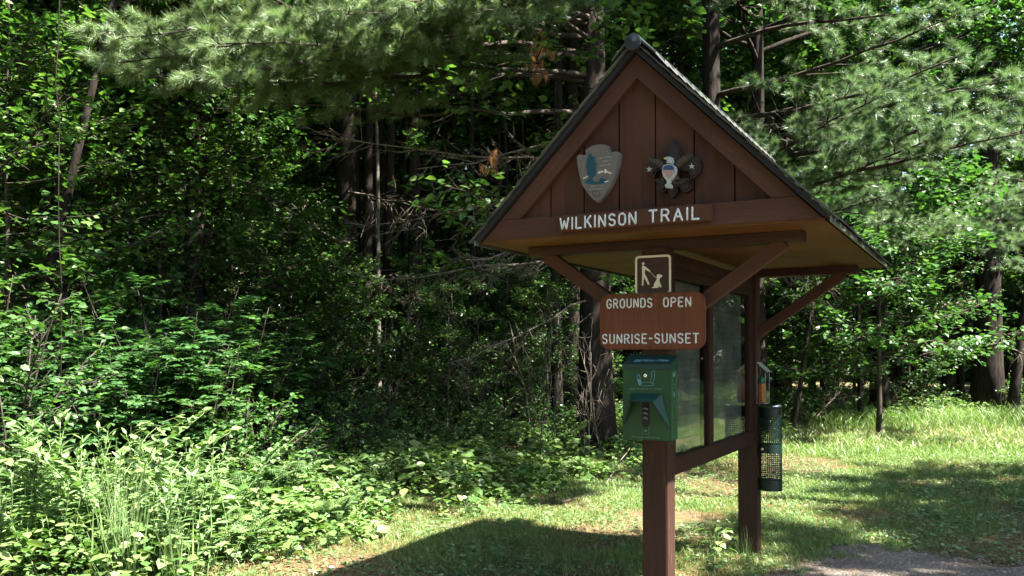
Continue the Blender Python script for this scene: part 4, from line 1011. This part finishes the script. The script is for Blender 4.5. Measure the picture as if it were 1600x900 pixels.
shr = [(265, 9.6, 0, 1.0, 'tall shrub with feather shaped leaves filling the middle of the left side'), (165, 9.4, 0, .85, None), (355, 10.2, 0, .9, 'feathery shrub at the edge of the dark gap left of the pine trunks'), (60, 8.9, 1, .95, None), (205, 8.5, 1, .85, None), (310, 9.0, 1, .8, None), (405, 11.2, 1, 1.0, None), (120, 8.3, 1, .75, None),
       (5, 7.6, 2, .9, 'sunlit shrub with pale leaves at the left edge'), (250, 11.5, 2, 1.15, None), (140, 11.2, 2, 1.2, None), (420, 9.6, 3, .8, None), (470, 11.6, 3, 1.0, None), (30, 10.5, 0, 1.0, None), (-40, 8.8, 0, 1.0, None), (385, 8.9, 3, .8, None), (330, 12.8, 0, 1.0, None), (460, 13.5, 1, 1.0, None),
       (560, 11.0, 3, .72, 'leafy shrub lit at its top in front of the three stemmed pine'), (660, 12.0, 3, .6, None), (760, 12.6, 3, .55, None), (860, 13.2, 3, .6, None), (930, 15.5, 3, .7, None), (1010, 15.0, 3, .6, None), (610, 14, 3, .7, None), (1275, 19.2, 3, .8, 'bright low bush at the back of the lawn right of the basket'), (1440, 22, 3, .8, None), (1225, 18.6, 3, .6, None), (1590, 22.4, 3, .7, None), (1340, 20.4, 3, .6, None), (700, 15.5, 3, .8, None), (800, 16.5, 3, .9, None)]
usedS = set()
for px, Y, k, s, lb in shr:
    p = SP[k]; loc = (gx(px, Y), Y, 0); rz = rng.uniform(0, 6.28)
    if k not in usedS: usedS.add(k); o = p; o.location = loc; o.rotation_euler = (0, 0, rz); o.scale = (s, s, s)
    else: o = copy_thing(p, loc, rz, s)
    o['label'] = lb or ('shaded shrub with feather shaped leaves at the wood edge' if k < 2 else 'oval leaved bush in the undergrowth below the trees')

# ------------------------------------------------------------------ weeds in the sunlit corner
def weed_tall(seed, H):
    g = np.random.default_rng(seed); w = MB(); P, D, N, L = [], [], [], []
    for s in range(g.integers(2, 5)):
        h_ = H * g.uniform(.7, 1.05); B = wob(g, (g.normal(0, .06), g.normal(0, .06), -.02), (g.normal(0, .12), g.normal(0, .12), h_), 6, .012); w.tube(B, np.linspace(.005, .002, 6), 5)
        n = int(h_ / .026)
        for q in range(n):
            t_ = .12 + .88 * q / n; p, d = along(B, min(t_, .999)); a = q * 2.4 + s
            P.append(p[0]); D.append([math.cos(a), math.sin(a), g.uniform(.05, .6) + (.7 if t_ > .9 else 0)]); N.append([0, 0, 1]); L.append((.15 - .08 * t_) * g.uniform(.75, 1.2))
    return w, leaves(P, D, np.array(N, float) + g.normal(0, .15, (len(P), 3)), L, 'lance')
def weed_broad(seed, H, size, kind):
    g = np.random.default_rng(seed); w = MB(); P, D, N, L = [], [], [], []
    for s in range(g.integers(9, 14)):
        a = g.uniform(0, 6.28); rr = g.uniform(.06, .28); h_ = H * g.uniform(.35, 1); e = np.array([math.cos(a) * rr, math.sin(a) * rr, h_])
        w.tube(wob(g, (0, 0, -.02), e, 5, .01, .04), np.linspace(.004, .002, 5), 4)
        for q in range(g.integers(1, 3)):
            aa = a + g.normal(0, .7); P.append(e + g.normal(0, .03, 3) * q); D.append([math.cos(aa), math.sin(aa), g.uniform(-.5, .1)]); N.append([g.normal(0, .25), g.normal(0, .25), 1]); L.append(size * g.uniform(.7, 1.15))
    return w, leaves(P, D, N, L, kind)
def bramble(seed, H, Lh):
    g = np.random.default_rng(seed); w = MB(); P, D, N, L = [], [], [], []
    for s in range(4):
        a = g.uniform(-.7, .7) + s * 1.6; B = wob(g, (g.normal(0, .05), g.normal(0, .05), -.02), (math.cos(a) * Lh * g.uniform(.5, 1), math.sin(a) * Lh * g.uniform(.5, 1), H * g.uniform(.6, 1)), 8, .015, H * .14); w.tube(B, np.linspace(.005, .002, 8), 5)
        for q in range(15):
            t_ = .2 + .8 * q / 14; p, d = along(B, min(t_, .999)); sd = nrm(np.cross(d, (0, 0, 1)))[0] * (1 if q % 2 else -1); pe = p[0] + sd * .06 + np.array([0, 0, .02]); w.tube(np.array([p[0], pe]), [.002, .001], 3, caps=False)
            for k in (-1, 0, 1):
                P.append(pe); D.append(nrm(sd + d[0] * (.9 * k + .1) + np.array([0, 0, g.uniform(-.25, .05)]))); N.append([g.normal(0, .15), g.normal(0, .15), 1]); L.append(.085 * g.uniform(.75, 1.15))
    return w, leaves(P, D, N, L, 'oval')
def fern(seed, H):
    g = np.random.default_rng(seed); w = MB(); P, D, N, L = [], [], [], []
    for s in range(9):
        a = s * .7 + g.uniform(-.2, .2); rr = H * g.uniform(.5, .9); B = wob(g, (0, 0, -.02), (math.cos(a) * rr, math.sin(a) * rr, H * g.uniform(.5, .95)), 9, .006, H * .22); w.tube(B, np.linspace(.003, .001, 9), 4)
        for q in range(24):
            t_ = .15 + .85 * q / 24; p, d = along(B, min(t_, .999)); sd = nrm(np.cross(d, (0, 0, 1)))[0]
            for k in (-1, 1):
                ln = .13 * math.sin(math.pi * (.15 + .83 * t_)) + .01; e = nrm(sd * k + d[0] * .35)
                for m_ in range(5):
                    b = p[0] + e * ln * (m_ + .5) / 5
                    for kk in (-1, 1): P.append(b); D.append(nrm(e * .4 + d[0] * kk)); N.append([0, 0, 1]); L.append(ln * .22 * (1.1 - m_ * .16))
                P.append(p[0]); D.append(e); N.append([0, 0, 1]); L.append(ln)
    return w, leaves(P, D, N, L, 'lance')
def seed_grass(seed, H):
    g = np.random.default_rng(seed); w = MB(); P, D, N, L = [], [], [], []
    for s in range(26):
        a = g.uniform(0, 6.28); rr = g.uniform(.03, .3); h_ = H * g.uniform(.5, 1.05); b = np.array([g.normal(0, .04), g.normal(0, .04), 0])
        B = wob(g, b, b + np.array([math.cos(a) * rr, math.sin(a) * rr, h_]), 5, .006, h_ * .06); w.tube(B, [.0022, .002, .0016, .0012, .0008], 3, caps=False)
        for q in range(8): p, d = along(B, .8 + .2 * q / 8.01); P.append(p[0]); D.append(d[0] + g.normal(0, .4, 3)); N.append(g.normal(0, 1, 3)); L.append(.025)
        P.append(b); D.append([math.cos(a) * .5, math.sin(a) * .5, 1]); N.append([math.cos(a), math.sin(a), 0]); L.append(h_ * .7)
    return w, leaves(P, D, N, L, 'blade')
kinds = [('leafy_weed', 'weed', weed_tall(71, .95)), ('leafy_weed', 'weed', weed_tall(72, .7)), ('broad_leaved_weed', 'weed', weed_broad(73, .5, .15, 'heart')), ('broad_leaved_weed', 'weed', weed_broad(74, .55, .15, 'maple')),
         ('bramble_plant', 'bramble', bramble(75, .85, .75)), ('fern_plant', 'fern', fern(76, .62)), ('tall_grass_clump', 'grass clump', seed_grass(77, .8))]
KP = [make_tree(n_, n_.replace('_', ' '), c_, None, sp_, STEM, WEED) for n_, c_, sp_ in kinds]
usedK = set()
def weed(px, py, k, s, label, group, rz=None):
    Y = EYE * F / (py - HORIZON); loc = (gx(px, Y), Y, float(gz(gx(px, Y), Y))); rz = rng.uniform(0, 6.28) if rz is None else rz
    p = KP[k]
    if k not in usedK: usedK.add(k); o = p; o.location = loc; o.rotation_euler = (0, 0, rz); o.scale = (s, s, s)
    else: o = copy_thing(p, loc, rz, s)
    o['label'] = label; o['group'] = group
    return o
named = [(60, 880, 0, 1.3, 'tall leafy weed second from the left edge', None), (150, 862, 0, 1.2, 'tall leafy weed between the bramble and the left edge', None), (285, 846, 0, 1.0, 'leafy weed standing in front of the feathery shrubs', None), (345, 836, 4, 1.0, 'bramble reaching from the shade into the sunlit corner', 1.2), (195, 865, 4, 1.25, 'arching bramble with a flat spray of leaves above the sunlit weeds', .5), (115, 880, 0, 1.35, 'tallest upright leafy weed near the left edge', None), (200, 890, 0, 1.05, 'upright leafy weed with a pointed top in the sunlit patch', None),
         (240, 882, 2, 1.15, 'weed with large pale heart shaped leaves in the sun', None), (300, 865, 3, 1.1, 'weed with lobed leaves at the shade line', None), (445, 800, 5, 1.05, 'fern at the edge of the shade', None), (395, 812, 5, .9, 'smaller fern left of the shaded fern', None), (30, 905, 0, 1.2, 'leafy weed at the very left edge', None), (230, 905, 3, .8, 'low lobed leaved weed in front of the heart leaved one', None)]
for px, py, k, s, lb, rz in named: weed(px, py, k, s, lb, 'plants in the sunlit corner', rz)
cnt = [0]
LBK = ['leafy upright weed crowded in the sunlit left corner', 'short leafy weed crowded in the sunlit left corner', 'heart leaved weed low in the undergrowth', 'lobed leaved weed low in the undergrowth', 'bramble tangled among the weeds', 'fern among the weeds', 'thin seeding grass clump among the weeds']
for q in range(190):
    px = rng.uniform(-40, 640); lim = 800 + (880 - 800) * np.clip((600 - px) / 300, 0, 1.2); py = rng.uniform(730, min(lim + 40, 925))
    if px > 330 and py > 1030 - px * .38: continue
    k = rng.choice([0, 0, 1, 1, 1, 2, 3, 4, 6, 6]) if px < 320 else rng.choice([1, 2, 3, 3, 4, 5, 1])
    weed(px, py, int(k), (rng.uniform(.65, 1.25) if px < 320 else rng.uniform(.4, .65)), LBK[int(k)], 'weeds of the wood edge')
for q in range(46):
    px = rng.uniform(560, 1010); py = rng.uniform(672, 745 - 20 * (px > 800)); k = rng.choice([2, 2, 3, 4, 1, 5])
    weed(px, py, int(k), rng.uniform(.6, .95), ['', 'short leafy weed in the shaded verge behind the kiosk', 'heart leaved weed in the shaded verge behind the kiosk', 'lobed leaved weed in the shaded verge behind the kiosk', 'bramble in the shaded verge behind the kiosk', 'fern in the shaded verge behind the kiosk'][int(k)], 'weeds of the shaded verge')

# ------------------------------------------------------------------ ground cover, grass, litter
def scatter(n, x0, x1, y0, y1, g):
    return g.uniform(x0, x1, n), g.uniform(y0, y1, n)
g = np.random.default_rng(90)
# leafy undergrowth
P, D, N, L = [], [], [], []
def cover(n, box, d0, d1, hmax, size):
    x, y = scatter(n, *box, g); e = edge_dist(x, y); e = e + (fb(x * .8, y * .8, 21) - .5) * 2.2 + (fb(x * 3, y * 3, 22) - .5) * .8; keep = (e > d0) & (e < d1) & (fb(x * 1.1, y * 1.1, 4) + (x < -2) * .06 > .415)
    x, y, e = x[keep], y[keep], e[keep]; m = len(x)
    hh = hmax * np.clip((e - d0 + .25) / 1.0, .08, 1) * (.35 + .9 * fb(x * .9, y * .9, 6)); z = gz(x, y) + hh * np.sqrt(g.uniform(0.02, 1, m))
    a = g.uniform(0, 6.28, m)
    P.append(np.stack([x, y, z], 1)); D.append(np.stack([np.cos(a), np.sin(a), g.uniform(-.5, .3, m)], 1)); N.append(np.stack([g.normal(0, .4, m), g.normal(0, .4, m), np.ones(m)], 1)); L.append(size * np.exp(g.normal(0, .38, m)))
cover(52000, (-7, 2.6, 3.5, 12), -.45, 2.8, .50, .058)
cover(7000, (-7, 2.6, 4.2, 12), -.2, 2.8, .60, .085)
cover(36000, (-2, 8, 9, 20), -.55, 2.6, .50, .075)
cover(26000, (4, 22, 16, 27), -.6, 3.0, .55, .085)
cover(30000, (-14, 20, 6, 34), 2.0, 14, .35, .10)
V, T = leaves(np.concatenate(P), np.concatenate(D), np.concatenate(N), np.concatenate(L), 'oval')
tag(link('undergrowth', np_mesh('undergrowth', V, T), UNDER), 'low leafy undergrowth along the wood edge', 'undergrowth', None, 'stuff')
# grass
def blades(x, y, h, w, g):
    m = len(x); z = gz(x, y); a = g.uniform(0, 6.28, m); ln = g.uniform(.15, .75, m); b = g.uniform(0, 6.28, m)
    p = np.stack([x, y, z - .005], 1); d = np.stack([np.cos(a) * ln, np.sin(a) * ln, np.ones(m)], 1); d = nrm(d); s = np.stack([np.cos(b), np.sin(b), np.zeros(m)], 1) * w[:, None] * .5
    mid = p + d * (h * .55)[:, None]; d2 = d.copy(); d2[:, :2] *= 1.9; d2[:, 2] *= .55; tip = mid + nrm(d2) * (h * .5)[:, None]
    V = np.stack([p - s, p + s, mid - s * .75, mid + s * .75, tip], 1).reshape(-1, 3)
    T = (np.array([(0, 1, 3), (0, 3, 2), (2, 3, 4)])[None] + (np.arange(m) * 5)[:, None, None]).reshape(-1, 3)
    return V, T
bx, by, bh, bw = [], [], [], []
def turf(n, box, hm, wd, thr, edge=(-30, .6)):
    x, y = scatter(n, *box, g); f = fb(x * .8, y * .8, 8); e = edge_dist(x, y)
    inpath = in_poly(x + (fb(x * 3, y * 3, 11) - .5) * 1.3, y + (fb(x * 3, y * 3, 12) - .5) * 1.3 + .12, PATH)
    keep = (f + g.normal(0, .06, n) > thr) & (e > edge[0]) & (e < edge[1]) & (~inpath | (g.uniform(0, 1, n) < .04))
    x, y, f = x[keep], y[keep], f[keep]; m = len(x)
    bx.append(x); by.append(y); bh.append(hm * g.uniform(.5, 1.3, m) * (.6 + f)); bw.append(np.full(m, wd) * g.uniform(.7, 1.3, m))
turf(330000, (-3.5, 7, 4.6, 10), .052, .0055, .50)
turf(190000, (0, 12, 9, 16), .070, .008, .45)
turf(120000, (3, 22, 13, 24), .13, .012, .22)
turf(26000, (6, 24, 17, 24), .38, .012, .2, (-3.2, .8))
V, T = blades(np.concatenate(bx), np.concatenate(by), np.concatenate(bh), np.concatenate(bw), g)
tag(link('grass', np_mesh('grass', V, T), GRASSM), 'thin sunlit grass of the clearing', 'grass', None, 'stuff')
x, y = scatter(70000, -4, 20, 4.6, 23, g); e = edge_dist(x, y); kp = (e < 1.0) & ~in_poly(x, y, PATH) & (fb(x * .6, y * .6, 14) > .40 - (y > 14) * .2); x, y = x[kp], y[kp]
V, T = blades(x, y, g.uniform(.03, .10, len(x)) * (1 + (y > 14) * 1.2), np.full(len(x), .006) * (1 + (y > 12)), g)
tag(link('dry_grass', np_mesh('dry_grass', V, T), STRAWM), 'pale dry blades in the thin turf', 'dry grass', None, 'stuff')
# clover and small leaves in the turf
x, y = scatter(130000, -3.5, 14, 4.6, 20, g); e = edge_dist(x, y); kp = (e < .8) & ~in_poly(x, y, PATH) & (fb(x * 1.3, y * 1.3, 15) > .47); x, y = x[kp], y[kp]; m = len(x); a = g.uniform(0, 6.28, m)
V, T = leaves(np.stack([x, y, gz(x, y) + g.uniform(.005, .05, m)], 1), np.stack([np.cos(a), np.sin(a), g.uniform(-.1, .4, m)], 1), np.stack([g.normal(0, .3, m), g.normal(0, .3, m), np.ones(m)], 1), g.uniform(.018, .05, m), 'oval')
tag(link('clover', np_mesh('clover', V, T), WEED), 'small clover leaves in the turf', 'clover', None, 'stuff')
# pine needle litter
x, y = scatter(240000, -6, 9, 4.6, 17, g); e = edge_dist(x, y); f = fb(x * .7, y * .7, 17); kp = (f > .40) & (e < 2.0) & (~in_poly(x, y, PATH) | (g.uniform(0, 1, len(x)) < .35)); x, y = x[kp], y[kp]; m = len(x); a = g.uniform(0, 6.28, m)
V, T = leaves(np.stack([x, y, gz(x, y) + g.uniform(.004, .03, m)], 1), np.stack([np.cos(a), np.sin(a), g.normal(0, .12, m)], 1), np.tile([0, 0, 1.0], (m, 1)), g.uniform(.06, .12, m), 'needle')
V = V.reshape(-1, 3, 3); c = (V[:, 0] + V[:, 1]) / 2; V[:, 0] = c + (V[:, 0] - c) * 2.2; V[:, 1] = c + (V[:, 1] - c) * 2.2
tag(link('needle_litter', np_mesh('needle_litter', V.reshape(-1, 3), T), LITTERM), 'brown fallen pine needles on the ground', 'needle litter', None, 'stuff')
# stones on the path
x, y = scatter(34000, .8, 9, 4.6, 7.8, g); kp = in_poly(x + (fb(x * 3, y * 3, 31) - .5) * 1.2, y - .1 + (fb(x * 3, y * 3, 32) - .5) * 1.2, PATH) & (y > 4.2); x, y = x[kp], y[kp]; m = len(x)
oct_ = np.array([(1, 0, 0), (-1, 0, 0), (0, 1, 0), (0, -1, 0), (0, 0, 1), (0, 0, -1)], float); ot = np.array([(0, 2, 4), (2, 1, 4), (1, 3, 4), (3, 0, 4), (2, 0, 5), (1, 2, 5), (3, 1, 5), (0, 3, 5)])
V = np.stack([x, y, gz(x, y) + .006], 1)[:, None] + oct_[None] * (g.uniform(.003, .013, (m, 1, 1)) * g.uniform(.6, 1.3, (m, 6, 1)) * np.array([1, 1, .6]))
T = (ot[None] + (np.arange(m) * 6)[:, None, None]).reshape(-1, 3)
STONES = new_mat('gravel_stones')[0]
_n = STONES.node_tree; _g = _n.nodes.new('ShaderNodeNewGeometry'); _n.links.new(ramp(_n, _g.outputs['Random Per Island'], [(0, (.05, .042, .037)), (.6, (.12, .108, .098)), (1, (.24, .22, .20))]), _n.nodes['Principled BSDF'].inputs['Base Color']); _n.nodes['Principled BSDF'].inputs['Roughness'].default_value = .9
tag(link('path_gravel', np_mesh('path_gravel', V.reshape(-1, 3), T), STONES), 'loose grey gravel on the path', 'gravel', None, 'stuff')
# fallen sticks
def G(px, py): Y = EYE * F / (py - HORIZON); return np.array([gx(px, Y), Y, 0.02])
for k, (a, b, r_, lb) in enumerate(((G(878, 787), G(972, 762), .014, 'pale fallen stick lying left of the front post'), (G(738, 787), G(868, 788), .013, 'long pale stick lying flat on the turf'), (G(660, 826), G(722, 829), .010, 'short stick near the shadow of the roof'), (G(945, 760), G(1003, 706) + np.array([0, 0, .35]), .008, 'dark twig slanting up beside the front post'))):
    m = MB(); m.tube(wob(np.random.default_rng(k), a, b, 7, .012), np.linspace(r_, r_ * .4, 7), 7)
    for q in range(2):
        p, d = along(np.array([a, b]), .3 + .35 * q); m.tube(wob(np.random.default_rng(k + 9), p[0], p[0] + d[0] * .12 + np.array([.08 * (-1) ** q, .05, .05]), 3, .01), [r_ * .4, r_ * .3, r_ * .15], 4)
    tag(m.build('fallen_stick', TWIG, smooth=True), lb, 'stick', 'sticks on the ground')
t = thing('fallen_branch', 'bare pale dead branch fallen at the back of the lawn', 'branch', tuple(G(1262, 668)), 0)
m = MB(); g2 = np.random.default_rng(7); dead_limb(g2, m, (0, 0, 0), (.75, .2, .75), .022, 18, .55, -.1, 2); dead_limb(g2, m, (.1, 0, .05), (-.35, .1, .7), .018, 12, .5, -.1, 2); m.build('branches', TWIG, t, smooth=True)
m = MB(); P_ = wob(np.random.default_rng(3), A3(93, 0, 8.2), (gx(93, 8.2), 8.2, 2.2), 8, .02); m.tube(np.concatenate([[P_[0] + np.array([.05, .2, 2.2])], P_, [P_[-1] + np.array([-.05, .1, -2.3])]]), .0055, 6)
tag(m.build('hanging_vine', BARK, smooth=True), 'thin bare vine hanging straight down at the left', 'vine')
# plantain tuft at the foot of the rear post
for px, py, k, s, lb in ((1118, 872, 2, .5, 'low weed with dark leaves between the kiosk posts'), (1165, 884, 6, .35, 'small grass tuft at the foot of the rear post'), (1138, 862, 3, .42, 'small lobed leaved weed between the kiosk posts')):
    weed(px, py, k, s, lb, 'plants at the kiosk foot')

# bare dead brush in the shaded wood edge
for k in range(3):
    g3 = np.random.default_rng(800 + k); m = MB()
    for q in range(6):
        a = g3.uniform(0, 6.28); r_ = g3.uniform(.1, .7); h_ = g3.uniform(.9, 2.3)
        dead_limb(g3, m, (g3.normal(0, .25), g3.normal(0, .25), -.05), (math.cos(a) * r_, math.sin(a) * r_, h_), .009, 9, .5, -.15, 3)
    me = m.mesh('dead_brush', True)
    spots = [[(735, 14.4), (850, 14), (1300, 21)], [(690, 16.5), (600, 13.6), (1390, 21.6)], [(800, 17), (935, 12.9)]][k]
    for px, Y in spots:
        o = link('dead_shrub', me, TWIG); o.location = (gx(px, Y), Y, 0); o.rotation_euler = (0, 0, g3.uniform(0, 6.28)); o.scale = (g3.uniform(.8, 1.2),) * 3
        tag(o, 'bare grey twiggy dead bush among the shaded trunks', 'dead bush', 'dead bushes in the shaded wood')

# odd weeds and twigs in the turf
for q in range(34):
    px, py = rng.uniform(480, 1600), rng.uniform(700, 895)
    Y_ = EYE * F / (py - HORIZON)
    if edge_dist(gx(px, Y_), Y_) > -.2 or in_poly(np.array([gx(px, Y_)]), np.array([Y_]), PATH)[0]: continue
    k = int(rng.choice([1, 2, 3, 3, 6])); weed(px, py, k, rng.uniform(.16, .34), ['', 'small leafy weed in the turf', 'low rosette of rounded leaves in the turf', 'low lobed leaved weed in the turf', '', '', 'small tuft of longer grass in the turf'][k], 'small weeds in the turf')
for q in range(16):
    px, py = rng.uniform(560, 1500), rng.uniform(745, 890); a = rng.uniform(0, 6.28); l = rng.uniform(.12, .45); p0 = G(px, py)
    m = MB(); m.tube(wob(rng, p0, p0 + np.array([math.cos(a) * l, math.sin(a) * l, .01]), 5, .012), np.linspace(.006, .002, 5), 5)
    tag(m.build('fallen_twig', TWIG, smooth=True), 'short grey twig lying in the turf', 'twig', 'twigs in the turf')

for ly in (0, BY):
    for q in range(5):
        a = rng.uniform(0, 6.28); p = KO + KU * math.cos(a) * rng.uniform(.10, .2) + KV * (ly + math.sin(a) * rng.uniform(.10, .2)); Y_ = p[1]
        o = weed(800 + F * p[0] / Y_, HORIZON + F * EYE / Y_, 6, rng.uniform(.14, .30), 'uncut grass tuft growing against the foot of a kiosk post', 'grass tufts at the posts')
